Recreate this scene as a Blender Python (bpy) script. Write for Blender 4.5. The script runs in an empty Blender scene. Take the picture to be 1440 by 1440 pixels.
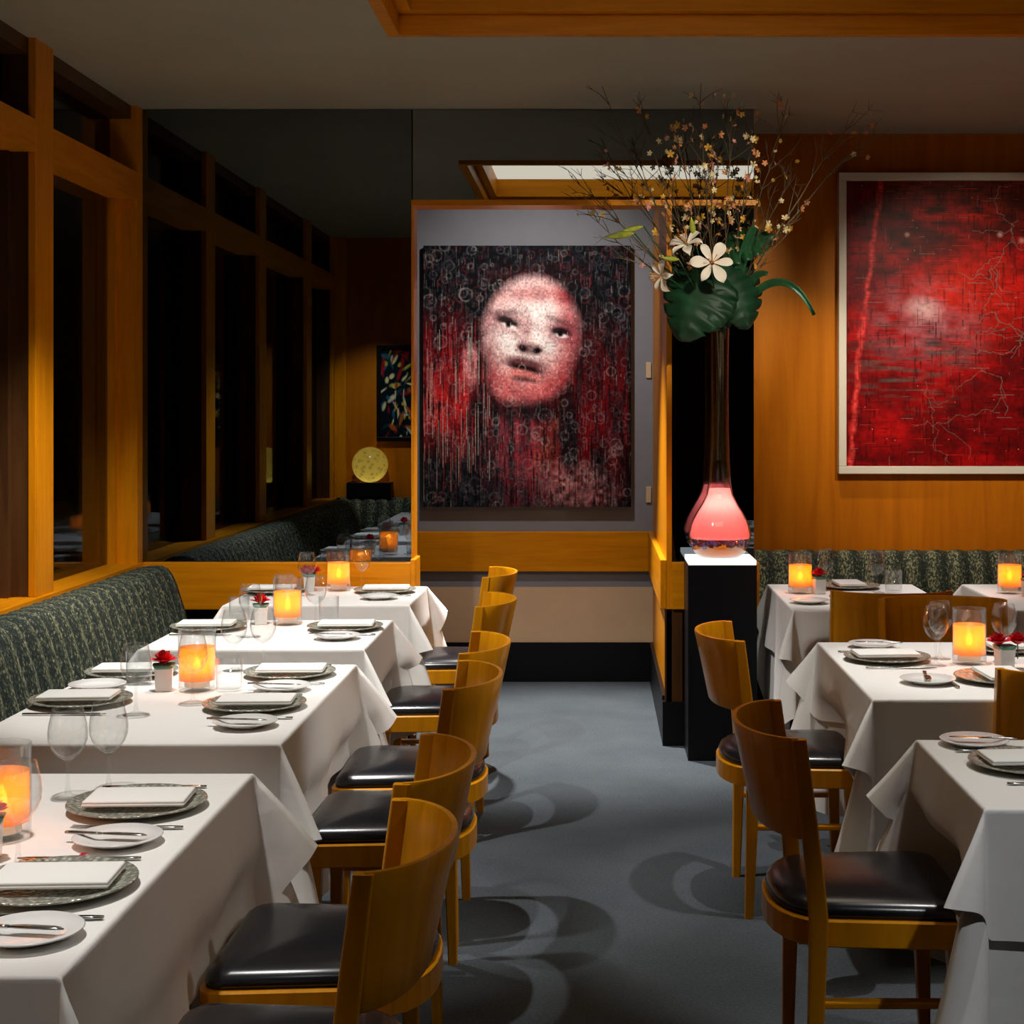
import bpy, bmesh, math, random
import numpy as np
from mathutils import Vector, Matrix
random.seed(7)
PI = math.pi
S = bpy.context.scene
C = S.collection
# ---------------------------------------------------------------- camera, world, exposure
CAMZ = 1.52
cam_data = bpy.data.cameras.new('camera')
cam = bpy.data.objects.new('camera', cam_data); C.objects.link(cam)
cam.location = (0, 0, CAMZ); cam.rotation_euler = (PI / 2, 0, 0)
cam_data.sensor_width = 36; cam_data.lens = 55
cam_data.shift_x = -0.08125; cam_data.shift_y = -0.0986
cam_data.clip_start = 0.05
S.camera = cam
world = bpy.data.worlds.new('night'); S.world = world; world.use_nodes = True
world.node_tree.nodes['Background'].inputs[0].default_value = (0.02, 0.03, 0.05, 1)
world.node_tree.nodes['Background'].inputs[1].default_value = 0.03
vs = S.view_settings
vs.view_transform = 'Standard'; vs.look = 'None'; vs.gamma = 1; vs.use_curve_mapping = False
vs.exposure = 0.0
# ---------------------------------------------------------------- room lamps (recessed ceiling spots) and added fill spots
def spot(loc, target, power, deg, blend=0.4, radius=0.035, col=(1, 0.86, 0.68)):
    l = bpy.data.lights.new('room_or_fill_spot', 'SPOT'); o = bpy.data.objects.new('room_or_fill_spot', l); C.objects.link(o)
    o.location = loc
    o.rotation_euler = (Vector(target) - Vector(loc)).to_track_quat('-Z', 'Y').to_euler()
    l.energy = power; l.spot_size = math.radians(deg); l.spot_blend = blend; l.shadow_soft_size = radius; l.color = col
    return o
WARM = (1, 0.87, 0.70); NEUT = (1, 0.97, 0.93)
LZ = 2.86
spot((-1.08, 2.70, LZ), (-1.00, 2.84, 0.7), 140, 46, 0.6, col=NEUT)
spot((-1.02, 4.87, LZ), (-0.98, 5.80, 0.7), 200, 84, 0.5, 0.025, col=NEUT)
spot((-1.12, 4.15, LZ), (-1.02, 4.30, 0.7), 150, 44, 0.6, col=NEUT)
spot((-1.12, 5.40, LZ), (-1.12, 5.55, 0.7), 78, 36, 0.6, col=NEUT)
spot((-1.10, 6.50, LZ), (-1.12, 6.64, 0.7), 78, 40, 0.6, col=NEUT)
spot((-1.28, 5.05, LZ), (-2.06, 5.95, 0.50), 150, 38, 1.0, col=WARM)  # added wash that brightens the lower window wall
spot((1.15, 3.30, LZ), (1.12, 3.36, 0.7), 62, 38, 0.5, col=NEUT)
spot((0.80, 4.50, LZ), (1.00, 4.68, 0.5), 110, 50, 0.4, 0.025, col=NEUT)
spot((1.30, 4.85, LZ), (1.28, 4.74, 0.7), 60, 38, 0.5, col=NEUT)
spot((1.08, 6.45, LZ), (1.10, 6.80, 0.7), 85, 40, 0.5, col=NEUT)
spot((1.95, 6.80, LZ), (1.95, 6.70, 0.7), 70, 42, 0.5, col=NEUT)
spot((1.75, 5.15, LZ), (1.90, 7.76, 1.60), 270, 46, 1.0, col=WARM)
spot((0.98, 6.95, LZ), (1.02, 7.76, 1.05), 70, 50, 0.9, col=WARM)
spot((1.40, 3.4, LZ), (0.52, 6.9, 2.20), 330, 19, 0.7, col=WARM)
spot((-0.30, 7.36, 2.84), (-0.34, 8.80, 1.70), 88, 92, 1.0, col=(1, 0.96, 0.95))
spot((-0.35, 7.60, 2.80), (-0.15, 7.35, 0.0), 740, 60, 0.8, col=NEUT)
spot((-1.62, 3.2, LZ), (-1.72, 1.82, 1.25), 260, 40, 0.8, col=WARM)  # added spot, stands in for the globe's light on the partition
spot((1.30, 1.20, LZ), (1.20, 3.00, 0.50), 75, 30, 0.6, col=(0.96, 0.98, 1))  # added frontal fill for the front right cloth
spot((-0.85, 0.75, LZ), (-1.00, 2.15, 0.55), 30, 34, 0.8, col=(1, 0.98, 0.96))  # added frontal fill for the front left cloth drape
spot((1.90, 2.10, LZ), (-0.55, 2.75, 0.62), 34, 26, 0.7, col=NEUT)  # added fill for the nearest left chair backs and cloth side
spot((1.50, 3.95, LZ), (-0.30, 4.34, 0.72), 120, 23, 0.7, col=NEUT)  # added fill for the middle left chair backs
spot((1.60, 5.60, LZ), (-0.40, 5.60, 0.70), 60, 34, 0.9, col=NEUT)  # added fill for the rear left chair backs

# ---------------------------------------------------------------- materials
def new_mat(name):
    m = bpy.data.materials.new(name); m.use_nodes = True
    nt = m.node_tree; return m, nt, nt.nodes['Principled BSDF'], nt.nodes['Material Output']
def ramp(nt, stops):
    r = nt.nodes.new('ShaderNodeValToRGB'); e = r.color_ramp.elements
    while len(e) < len(stops): e.new(0.5)
    for k, (p, c) in enumerate(stops):
        e[k].position = p; e[k].color = (c[0], c[1], c[2], 1)
    return r
def coords(nt, scale=(1, 1, 1), kind='Object', rot=(0, 0, 0)):
    tc = nt.nodes.new('ShaderNodeTexCoord'); mp = nt.nodes.new('ShaderNodeMapping')
    mp.inputs['Scale'].default_value = scale; mp.inputs['Rotation'].default_value = rot
    nt.links.new(tc.outputs[kind], mp.inputs['Vector']); return mp.outputs['Vector']
def noise(nt, vec, scale, detail=4, rough=0.55, dist=0):
    n = nt.nodes.new('ShaderNodeTexNoise'); n.inputs['Scale'].default_value = scale
    n.inputs['Detail'].default_value = detail; n.inputs['Roughness'].default_value = rough
    n.inputs['Distortion'].default_value = dist
    nt.links.new(vec, n.inputs['Vector']); return n
def bump(nt, b, h, strength, dist=0.01):
    n = nt.nodes.new('ShaderNodeBump'); n.inputs['Strength'].default_value = strength; n.inputs['Distance'].default_value = dist
    nt.links.new(h, n.inputs['Height']); nt.links.new(n.outputs['Normal'], b.inputs['Normal'])
def plain(name, col, rough=0.5, metal=0, spec=0.5, var=0.0, vscale=20):
    m, nt, b, out = new_mat(name)
    b.inputs['Roughness'].default_value = rough; b.inputs['Metallic'].default_value = metal
    b.inputs['Specular IOR Level'].default_value = spec
    if var:
        n = noise(nt, coords(nt), vscale)
        r = ramp(nt, [(0.3, [c * (1 - var) for c in col]), (0.7, [min(1, c * (1 + var)) for c in col])])
        nt.links.new(n.outputs['Fac'], r.inputs['Fac']); nt.links.new(r.outputs['Color'], b.inputs['Base Color'])
    else:
        b.inputs['Base Color'].default_value = (*col, 1)
    return m
def wood(name, dark, mid, light, stretch=(14, 14, 1), rough=0.38, scale=2.2, coat=0.04):
    m, nt, b, out = new_mat(name)
    v = coords(nt, stretch)
    n = noise(nt, v, scale, 6, 0.6, 0.6)
    r = ramp(nt, [(0.25, dark), (0.5, mid), (0.78, light)])
    nt.links.new(n.outputs['Fac'], r.inputs['Fac']); nt.links.new(r.outputs['Color'], b.inputs['Base Color'])
    b.inputs['Roughness'].default_value = rough; b.inputs['Coat Weight'].default_value = coat; b.inputs['Coat Roughness'].default_value = 0.2; b.inputs['Specular IOR Level'].default_value = 0.28; b.inputs['Specular Tint'].default_value = (1, .75, .4, 1); b.inputs['Coat Tint'].default_value = (1, .9, .7, 1)
    bump(nt, b, n.outputs['Fac'], 0.06, 0.004)
    return m
OD, OM, OL = (0.44, 0.145, 0.001), (0.58, 0.205, 0.002), (0.68, 0.260, 0.004)
M = {}
M['oak_v'] = wood('honey_oak_upright', OD, OM, OL)
M['oak_h'] = wood('honey_oak_along', OD, OM, OL, (1, 14, 14))
M['oak_y'] = wood('honey_oak_deep', OD, OM, OL, (14, 1, 14))
M['panel'] = wood('veneer_panel', (0.34, 0.088, 0.001), (0.44, 0.125, 0.0015), (0.52, 0.160, 0.003), (9, 9, 0.7), 0.45, 1.6, 0.0)
M['darkwood'] = wood('dark_brown_wood', (0.035, 0.014, 0.005), (0.06, 0.024, 0.008), (0.08, 0.035, 0.012), (9, 9, 0.8), 0.4)
M['chair'] = wood('chair_beech', (0.54, 0.205, 0.002), (0.68, 0.275, 0.003), (0.76, 0.330, 0.006), (10, 10, 1.2), 0.3, 2.5, 0.2)
M['vinyl'] = plain('black_vinyl', (0.009, 0.010, 0.013), 0.24, 0, 0.55)
M['cloth'] = plain('white_linen', (0.80, 0.79, 0.76), 0.85, 0, 0.15)
nt = M['cloth'].node_tree; b = nt.nodes['Principled BSDF']
bump(nt, b, noise(nt, coords(nt), 5.5, 3, 0.5, 0.8).outputs['Fac'], 0.22, 0.02)
M['napkin'] = plain('white_napkin', (0.82, 0.82, 0.79), 0.85, 0, 0.15)
M['china'] = plain('white_china', (0.80, 0.80, 0.78), 0.16, 0, 0.5)
M['black'] = plain('black_lacquer', (0.004, 0.004, 0.005), 0.4, 0, 0.18)
M['steel'] = plain('polished_steel', (0.42, 0.42, 0.40), 0.18, 1.0)
M['greywall'] = plain('grey_paint', (0.20, 0.20, 0.215), 0.6, 0, 0.3, 0.05, 6)
M['beigewall'] = plain('taupe_paint', (0.58, 0.40, 0.24), 0.6, 0, 0.3, 0.05, 6)
M['ceiling'] = plain('taupe_ceiling', (0.34, 0.325, 0.24), 0.55, 0, 0.35, 0.06, 2)
M['frame_white'] = plain('pale_frame', (0.66, 0.62, 0.52), 0.45)
M['wax'] = plain('candle_wax', (0.85, 0.78, 0.60), 0.5)
M['green'] = plain('leaf_green', (0.012, 0.075, 0.026), 0.38, 0, 0.45, 0.35, 14)
M['monstera'] = plain('deep_leaf_green', (0.006, 0.045, 0.018), 0.5, 0, 0.35, 0.45, 9)
M['paleleaf'] = plain('pale_green_bud', (0.36, 0.42, 0.05), 0.5, 0, 0.4, 0.3, 30)
M['petal'] = plain('lily_white', (0.84, 0.80, 0.70), 0.5, 0, 0.3)
M['stamen'] = plain('stamen_amber', (0.55, 0.22, 0.03), 0.6)
M['rose'] = plain('rose_red', (0.50, 0.006, 0.018), 0.55, 0, 0.3, 0.25, 60)
M['twig'] = plain('twig_brown', (0.085, 0.060, 0.030), 0.7, 0, 0.3, 0.3, 40)
M['twigpale'] = plain('twig_grey', (0.20, 0.16, 0.085), 0.7, 0, 0.3, 0.3, 40)
for k, c in dict(blossom_peach=(0.75, 0.32, 0.12), blossom_pink=(0.72, 0.32, 0.27), blossom_cream=(0.80, 0.66, 0.36), blossom_gold=(0.72, 0.42, 0.05)).items():
    M[k] = plain(k, c, 0.6)
M['pebble'] = plain('violet_pebble', (0.14, 0.09, 0.34), 0.4, 0, 0.5, 0.5, 40)
M['ribbon'] = plain('sage_ribbon', (0.10, 0.26, 0.19), 0.5)

m, nt, b, out = new_mat('carpet'); M['carpet'] = m
v = coords(nt); n1 = noise(nt, v, 120, 2, 0.7); n2 = noise(nt, v, 3.0, 4)
mx = nt.nodes.new('ShaderNodeMath'); mx.operation = 'MULTIPLY_ADD'; mx.inputs[1].default_value = 0.35
nt.links.new(n2.outputs['Fac'], mx.inputs[0]); 
ml = nt.nodes.new('ShaderNodeMath'); ml.operation = 'MULTIPLY'; ml.inputs[1].default_value = 0.65
nt.links.new(n1.outputs['Fac'], ml.inputs[0]); nt.links.new(ml.outputs[0], mx.inputs[2])
r = ramp(nt, [(0.3, (0.045, 0.056, 0.066)), (0.7, (0.098, 0.112, 0.124))])
nt.links.new(mx.outputs[0], r.inputs['Fac']); nt.links.new(r.outputs['Color'], b.inputs['Base Color'])
b.inputs['Roughness'].default_value = 0.95; b.inputs['Specular IOR Level'].default_value = 0.1
bump(nt, b, n1.outputs['Fac'], 0.5, 0.01)

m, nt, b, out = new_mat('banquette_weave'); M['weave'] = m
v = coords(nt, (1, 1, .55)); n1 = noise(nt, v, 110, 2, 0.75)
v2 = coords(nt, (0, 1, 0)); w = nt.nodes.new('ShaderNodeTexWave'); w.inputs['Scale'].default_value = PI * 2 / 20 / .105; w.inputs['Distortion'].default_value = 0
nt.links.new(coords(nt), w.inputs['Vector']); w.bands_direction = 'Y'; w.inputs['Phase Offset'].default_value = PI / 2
ad = nt.nodes.new('ShaderNodeMath'); ad.operation = 'MULTIPLY_ADD'; ad.inputs[1].default_value = 0.13  # wave stripes darken the channel grooves, shade put into the colour
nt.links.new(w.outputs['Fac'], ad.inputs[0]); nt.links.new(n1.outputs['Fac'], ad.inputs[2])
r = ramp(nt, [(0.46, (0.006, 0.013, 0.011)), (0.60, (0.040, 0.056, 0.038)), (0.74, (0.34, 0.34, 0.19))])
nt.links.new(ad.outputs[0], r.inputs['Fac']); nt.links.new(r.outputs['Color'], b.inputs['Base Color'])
b.inputs['Roughness'].default_value = 0.8; bump(nt, b, n1.outputs['Fac'], 0.4, 0.006)

def glossy_mat(name, col, rough=0.0):
    m, nt, b, out = new_mat(name); nt.nodes.remove(b)
    g = nt.nodes.new('ShaderNodeBsdfGlossy'); g.inputs['Color'].default_value = (*col, 1); g.inputs['Roughness'].default_value = rough
    nt.links.new(g.outputs[0], out.inputs[0]); return m
M['mirror'] = glossy_mat('smoked_mirror', (0.14, 0.17, 0.20), 0.0)
M['mirror_header'] = glossy_mat('lighter_smoked_mirror', (0.24, 0.27, 0.30), 0.0)
def thin_glass(name, tint=(0.95, 0.96, 0.96), base=0.05, edge=0.55, power=2.6, rough=0.02):
    m, nt, b, out = new_mat(name); nt.nodes.remove(b)
    t = nt.nodes.new('ShaderNodeBsdfTransparent'); g = nt.nodes.new('ShaderNodeBsdfGlossy'); g.inputs['Roughness'].default_value = rough
    t.inputs['Color'].default_value = (*tint, 1)
    lw = nt.nodes.new('ShaderNodeLayerWeight'); lw.inputs['Blend'].default_value = 0.5
    p = nt.nodes.new('ShaderNodeMath'); p.operation = 'POWER'; p.inputs[1].default_value = power
    a = nt.nodes.new('ShaderNodeMath'); a.operation = 'MULTIPLY_ADD'; a.inputs[1].default_value = edge; a.inputs[2].default_value = base
    nt.links.new(lw.outputs['Facing'], p.inputs[0]); nt.links.new(p.outputs[0], a.inputs[0])
    x = nt.nodes.new('ShaderNodeMixShader')
    nt.links.new(a.outputs[0], x.inputs[0]); nt.links.new(t.outputs[0], x.inputs[1]); nt.links.new(g.outputs[0], x.inputs[2])
    nt.links.new(x.outputs[0], out.inputs[0]); return m
M['glass'] = thin_glass('clear_glass', (0.97, 0.975, 0.975), 0.045, 0.5, 3.4)
M['vaseglass'] = thin_glass('vase_glass', (0.93, 0.95, 0.96), 0.05, 0.7, 1.6)
M['windowglass'] = thin_glass('window_glass', (0.5, 0.5, 0.5), 0.05, 0.5, 3.5)
def translucent(name, col, mix=0.6, rough=0.3):
    m, nt, b, out = new_mat(name)
    b.inputs['Base Color'].default_value = (*col, 1); b.inputs['Roughness'].default_value = rough
    t = nt.nodes.new('ShaderNodeBsdfTranslucent'); t.inputs['Color'].default_value = (*col, 1)
    x = nt.nodes.new('ShaderNodeMixShader'); x.inputs[0].default_value = mix
    nt.links.new(b.outputs[0], x.inputs[1]); nt.links.new(t.outputs[0], x.inputs[2]); nt.links.new(x.outputs[0], out.inputs[0])
    return m
M['amber'] = translucent('amber_frosted_glass', (0.95, 0.50, 0.10), 0.75)
nt = M['amber'].node_tree; out = nt.nodes['Material Output']; tr = nt.nodes.new('ShaderNodeBsdfTransparent'); tr.inputs[0].default_value = (1, .62, .22, 1)
x = nt.nodes.new('ShaderNodeMixShader'); x.inputs[0].default_value = 0.30; nt.links.new(out.inputs[0].links[0].from_socket, x.inputs[1]); nt.links.new(tr.outputs[0], x.inputs[2]); nt.links.new(x.outputs[0], out.inputs[0])
M['gel'] = translucent('pink_gel', (0.78, 0.20, 0.19), 0.6, 0.15)
M['globe'] = translucent('crackled_amber_glass', (0.50, 0.36, 0.07), 0.6, 0.2)
nt = M['globe'].node_tree; vo = nt.nodes.new('ShaderNodeTexVoronoi'); vo.inputs['Scale'].default_value = 28; nt.links.new(coords(nt), vo.inputs['Vector'])
r = ramp(nt, [(0.05, (0.24, 0.20, 0.05)), (0.5, (0.62, 0.52, 0.17))]); nt.links.new(vo.outputs['Distance'], r.inputs['Fac'])
for nd_ in nt.nodes:
    if nd_.type == 'BSDF_TRANSLUCENT': nt.links.new(r.outputs['Color'], nd_.inputs['Color'])
def emit(name, col, k):
    m, nt, b, out = new_mat(name); nt.nodes.remove(b)
    e = nt.nodes.new('ShaderNodeEmission'); e.inputs[0].default_value = (*col, 1); e.inputs[1].default_value = k
    nt.links.new(e.outputs[0], out.inputs[0]); return m
M['coffer_glow'] = emit('coffer_light_panel', (1, 0.84, 0.62), 2.4)
M['flame'] = emit('candle_flame', (1, 0.72, 0.32), 22)
M['lightbox'] = emit('lightbox_top', (1, 0.93, 0.85), 1.2)
m, nt, b, out = new_mat('hammered_silver_glass'); M['charger'] = m
v = coords(nt); vo = nt.nodes.new('ShaderNodeTexVoronoi'); vo.inputs['Scale'].default_value = 95; nt.links.new(v, vo.inputs['Vector'])
r = ramp(nt, [(0.1, (0.66, 0.67, 0.58)), (0.6, (0.27, 0.28, 0.23))])
nt.links.new(vo.outputs['Distance'], r.inputs['Fac']); nt.links.new(r.outputs['Color'], b.inputs['Base Color'])
b.inputs['Metallic'].default_value = 0.3; b.inputs['Roughness'].default_value = 0.25; bump(nt, b, vo.outputs['Distance'], 0.8, 0.004)
def painted(name, rough=0.4, coat=0.3):
    m, nt, b, out = new_mat(name)
    a = nt.nodes.new('ShaderNodeAttribute'); a.attribute_name = 'paint'
    nt.links.new(a.outputs['Color'], b.inputs['Base Color'])
    b.inputs['Roughness'].default_value = rough; b.inputs['Specular IOR Level'].default_value = coat
    return m
M['paint_matte'] = painted('collage_paint', 0.6, 0.06)
M['paint_gloss'] = painted('glossy_paint', 0.35, 0.08)

# ---------------------------------------------------------------- mesh helpers
def obj(name, mb, mat, parent=None, smooth=False, loc=None):
    me = bpy.data.meshes.new(name)
    if isinstance(mb, bmesh.types.BMesh):
        bmesh.ops.recalc_face_normals(mb, faces=mb.faces); mb.to_mesh(me); mb.free()
    else:
        vv, ff = mb; me.from_pydata([tuple(map(float, p)) for p in vv], [], ff); me.update()
    if smooth:
        for p in me.polygons: p.use_smooth = True
    me.materials.append(M[mat] if isinstance(mat, str) else mat)
    o = bpy.data.objects.new(name, me); C.objects.link(o)
    if parent: o.parent = parent
    if loc: o.location = loc
    return o
def tag(o, label, cat, group=None, kind=None):
    o['label'] = label; o['category'] = cat
    if group: o['group'] = group
    if kind: o['kind'] = kind
    return o
def thing(name, label, cat, loc=(0, 0, 0), rz=0, group=None):
    o = bpy.data.objects.new(name, None); C.objects.link(o); o.location = loc; o.rotation_euler = (0, 0, rz)
    return tag(o, label, cat, group)
def struct(name, mb, mat, smooth=False):
    o = obj(name, mb, mat, None, smooth); o['kind'] = 'structure'; return o
def dup(root, loc, rz, label, group=None):
    r = root.copy(); C.objects.link(r); r.location = loc; r.rotation_euler = (0, 0, rz); r['label'] = label
    if group: r['group'] = group
    def kids(a, b):
        for ch in list(a.children):
            c = ch.copy(); C.objects.link(c); c.parent = b; kids(ch, c)
    kids(root, r); return r
def add_box(bm, x0, x1, y0, y1, z0, z1, bev=0.0, seg=2):
    b2 = bmesh.new()
    bmesh.ops.create_cube(b2, size=1)
    for v in b2.verts:
        v.co = Vector((x0 + (v.co.x + .5) * (x1 - x0), y0 + (v.co.y + .5) * (y1 - y0), z0 + (v.co.z + .5) * (z1 - z0)))
    if bev: bmesh.ops.bevel(b2, geom=b2.edges[:], offset=bev, segments=seg, affect='EDGES', profile=0.5)
    t = bpy.data.meshes.new('t'); b2.to_mesh(t); b2.free(); bm.from_mesh(t); bpy.data.meshes.remove(t)
    return bm
def box(x0, x1, y0, y1, z0, z1, bev=0.0):
    return add_box(bmesh.new(), x0, x1, y0, y1, z0, z1, bev)
def grid_faces(nu, nv, wrap=False, off=0):
    f = []
    for i in range(nu - 1):
        for j in range(nv if wrap else nv - 1):
            k = (j + 1) % nv
            f.append((off + i * nv + j, off + i * nv + k, off + (i + 1) * nv + k, off + (i + 1) * nv + j))
    return f
def lathe(prof, n=32, c=(0, 0, 0)):
    vv = [(c[0] + r * math.cos(2 * PI * j / n), c[1] + r * math.sin(2 * PI * j / n), c[2] + z) for r, z in prof for j in range(n)]
    return vv, grid_faces(len(prof), n, True)
def tube(pts, radii, n=6, cap=True):
    pts = [Vector(p) for p in pts]
    if not hasattr(radii, '__len__'): radii = [radii] * len(pts)
    vv = []; ff = []
    for i, p in enumerate(pts):
        d = (pts[min(i + 1, len(pts) - 1)] - pts[max(i - 1, 0)]).normalized()
        a = d.cross(Vector((0, 0, 1)) if abs(d.z) < 0.9 else Vector((1, 0, 0))).normalized(); b2 = d.cross(a)
        for j in range(n):
            t = 2 * PI * j / n; vv.append(p + (a * math.cos(t) + b2 * math.sin(t)) * radii[i])
    ff = grid_faces(len(pts), n, True)
    if cap: ff.append(tuple(range(n))); ff.append(tuple((len(pts) - 1) * n + j for j in range(n)))
    return vv, ff
def join(*parts):
    V, F = [], []
    for vv, ff in parts:
        o = len(V); V += list(vv); F += [tuple(i + o for i in f) for f in ff]
    return V, F
def loft(rings, cap=True):      # closed rings of equal length
    n = len(rings[0]); V = [p for r in rings for p in r]; F = grid_faces(len(rings), n, True)
    if cap: F.append(tuple(range(n))[::-1]); F.append(tuple((len(rings) - 1) * n + j for j in range(n)))
    return V, F
def rect_ring(cx, cy, z, hx, hy, r=0.004):
    pts = []
    for sx, sy, a0 in ((1, 1, 0), (-1, 1, 90), (-1, -1, 180), (1, -1, 270)):
        for k in range(3):
            a = math.radians(a0 + 45 * k)
            pts.append((cx + sx * (hx - r) + r * math.cos(a), cy + sy * (hy - r) + r * math.sin(a), z))
    return pts
def sstep(x, a, b):
    t = max(0, min(1, (x - a) / (b - a))); return t * t * (3 - 2 * t)

# ---------------------------------------------------------------- room shell
YM = 7.12          # mirror wall
YP = 8.80          # portrait wall
YW = 7.76          # panelled wall on the right
CZ = 2.895
XW = -2.06; XG = -2.18; XR = 3.3; YB = -1.4
struct('floor', box(-3.2, XR, YB, 9.0, -0.1, 0), 'carpet')
# ceiling slab with the coffer cut out
CX0, CX1, CY0, CY1 = -0.75, 2.45, 3.75, 5.66
bm = bmesh.new()
add_box(bm, -3.2, XR, YB, CY0, CZ, CZ + .1); add_box(bm, -3.2, XR, CY1, 9.0, CZ, CZ + .1)
add_box(bm, -3.2, CX0, CY0, CY1, CZ, CZ + .1); add_box(bm, CX1, XR, CY0, CY1, CZ, CZ + .1)
struct('ceiling', bm, 'ceiling')
def frame_box(x0, x1, y0, y1, z0, z1, w):
    bm = bmesh.new()
    add_box(bm, x0, x1, y0, y0 + w, z0, z1); add_box(bm, x0, x1, y1 - w, y1, z0, z1)
    add_box(bm, x0, x0 + w, y0 + w, y1 - w, z0, z1); add_box(bm, x1 - w, x1, y0 + w, y1 - w, z0, z1)
    return bm
struct('trim_1', frame_box(CX0, CX1, CY0, CY1, CZ - .022, CZ + .075, .045), 'oak_h')
struct('trim_2', frame_box(CX0 + .045, CX1 - .045, CY0 + .045, CY1 - .045, CZ + .05, CZ + .20, .05), 'oak_h')
struct('ceiling_coffer', box(CX0 - .05, CX1 + .05, CY0 - .05, CY1 + .05, CZ + .20, CZ + .26), 'ceiling')
t = tag(obj('coffer_light', box(CX0 + .10, 1.05, CY0 + .10, CY0 + .88, CZ + .165, CZ + .20), 'coffer_glow'), 'glowing light panel inside the wood framed ceiling coffer', 'ceiling light')
# outer walls
struct('wall_back', box(-3.2, XR, YB - .1, YB, 0, CZ), 'darkwood')
struct('wall_right', box(XR, XR + .1, YB, 9.0, 0, CZ), 'panel')
struct('wall_right_end', box(.745, XR, YW, YW + .12, 0, CZ), 'panel')
bm = bmesh.new(); add_box(bm, -3.2, .9, YP, YP + .1, .825 - .0, CZ); struct('wall_portrait', bm, 'greywall')
struct('wall_portrait_lower', box(-3.2, .9, YP - .002, YP + .1, .22, .53), 'beigewall')
struct('wall_portrait_band', box(-3.2, .9, YP + .004, YP + .1, .53, .825), 'greywall')
struct('baseboard_portrait', box(-3.2, .34, YP - .02, YP + .1, 0, .22), 'black')
struct('trim_3', box(-3.2, .34, YP - .035, YP + .0, .62, .844, .004), 'oak_h')
struct('wall_passage_end', box(-3.2, -3.1, YM, YP, 0, CZ), 'greywall')
# mirror wall: left mirror over an oak rail, mirrored header over the passage, mirrored pier
XO0, XO1, XPE = -.832, .336, .722
struct('wall_mirror_left', box(XG - .1, XO0, YM + .012, YM + .14, 0, CZ), 'black')
struct('wall_mirror_header', box(XO0, XPE, YM + .012, YM + .14, 2.468, CZ), 'black')
bm = box(XO1, XPE, YM + .012, YW + .05, 0, 2.468); struct('wall_pier', bm, 'darkwood')
struct('wall_pier_upper', box(XPE - .02, XPE + .001, YM + .012, YW, 0, CZ), 'darkwood')
struct('trim_4', box(XO1 - .012, XO1, YM + .03, YP, .22, 2.6), 'oak_v')
struct('trim_5', box(XO1 - .04, XO1 - .012, YM - .01, YP - .035, .62, .844, .004), 'oak_y')
struct('baseboard_pier', box(XO1 - .03, XPE + .02, YM - .02, YM + .03, 0, .2), 'black')
struct('baseboard_passage', box(XO1 - .03, XO1 - .012, YM + .03, YP - .02, 0, .22), 'black')
tag(obj('wall_mirror', box(XG, XO0 - .004, YM, YM + .01, .834, CZ - .003), 'mirror'), 'tall dark mirror over the wood rail left of the portrait', 'mirror')
tag(obj('wall_mirror', box(XO0 + .002, XPE, YM, YM + .01, 2.48, CZ - .003), 'mirror_header'), 'dark mirror strip above the portrait reflecting the lit ceiling coffer', 'mirror')
tag(obj('wall_mirror', box(XO1 + .012, XPE, YM, YM + .01, .834, 2.478), 'mirror'), 'narrow dark mirror on the pier behind the tall flower vase', 'mirror')
struct('trim_6', box(XO0 - .004, XPE + .01, YM - .012, YM + .14, 2.455, 2.48), 'oak_h')
struct('trim_7', box(XO0 - .004, XO0 + .006, YM - .006, YM + .14, .62, 2.455), 'oak_v')
struct('trim_8', box(XG, XO0 + .0, YM - .035, YM + .012, .62, .834, .004), 'oak_h')
struct('trim_9', box(XO0 - .004, XO0 + .02, YM - .05, YM + .14, .60, .85, .004), 'oak_h')
struct('trim_10', box(XO1 - .012, XO1 + .012, YM - .012, YM + .03, .2, 2.455), 'oak_v')
struct('trim_11', box(XO1 + .012, XPE + .023, YM - .03, YM + .012, .62, .834, .004), 'oak_h')
struct('trim_12', box(XO1 - .02, XO1 + .06, YM - .012, YM, .2, .62), 'darkwood')
# window wall
struct('wall_left', box(XG - .1, XW, 1.82, YM, 0, .80), 'oak_y')
struct('window_sill', box(XG - .1, XW + .015, 1.82, YM, .80, .834, .003), 'oak_y')
mull = [(1.82, 1.94), (2.87, 3.06), (4.44, 4.63), (5.76, 5.95), (7.04, YM)]
for k, (a, b2) in enumerate(mull):
    if k == 4: struct('trim_17', box(XG - .06, XW, a, b2, .834, CZ), 'oak_v')
    else:
        struct('trim_%d' % (13 + k), box(XW - .028, XW, a, b2, .834, CZ, .002), 'oak_v')
        struct('trim_%d' % (53 + k), box(XG - .06, XW - .028, a + .004, b2 - .004, .834, CZ), 'darkwood')
    if k:
        struct('trim_%d' % (30 + k), box(XG - .03, XG + .03, mull[k - 1][1] - .004, mull[k - 1][1] + .03, .834, 2.475), 'darkwood')
        struct('trim_%d' % (40 + k), box(XG - .03, XG + .03, a - .035, a, .834, 2.475), 'oak_v' if k == 4 else 'darkwood')
for k in range(4):
    y0, y1 = mull[k][1], mull[k + 1][0]
    struct('trim_%d' % (20 + k), box(XG - .06, XW, y0, y1, 2.475, 2.594), 'oak_y')
    w = struct('window_%d' % (k + 1), box(XG - .012, XG - .004, y0, y1, .834, 2.475), 'windowglass')
    struct('window_%d' % (k + 5), box(XG - .012, XG - .004, y0, y1, 2.594, CZ), 'windowglass')
struct('trim_50', box(XG - .1, XW - .03, 1.82, YM, CZ - .06, CZ), 'darkwood')
struct('wall_left_front', box(XG - .1, XG, YB, 1.82, 0, CZ), 'darkwood')
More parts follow.
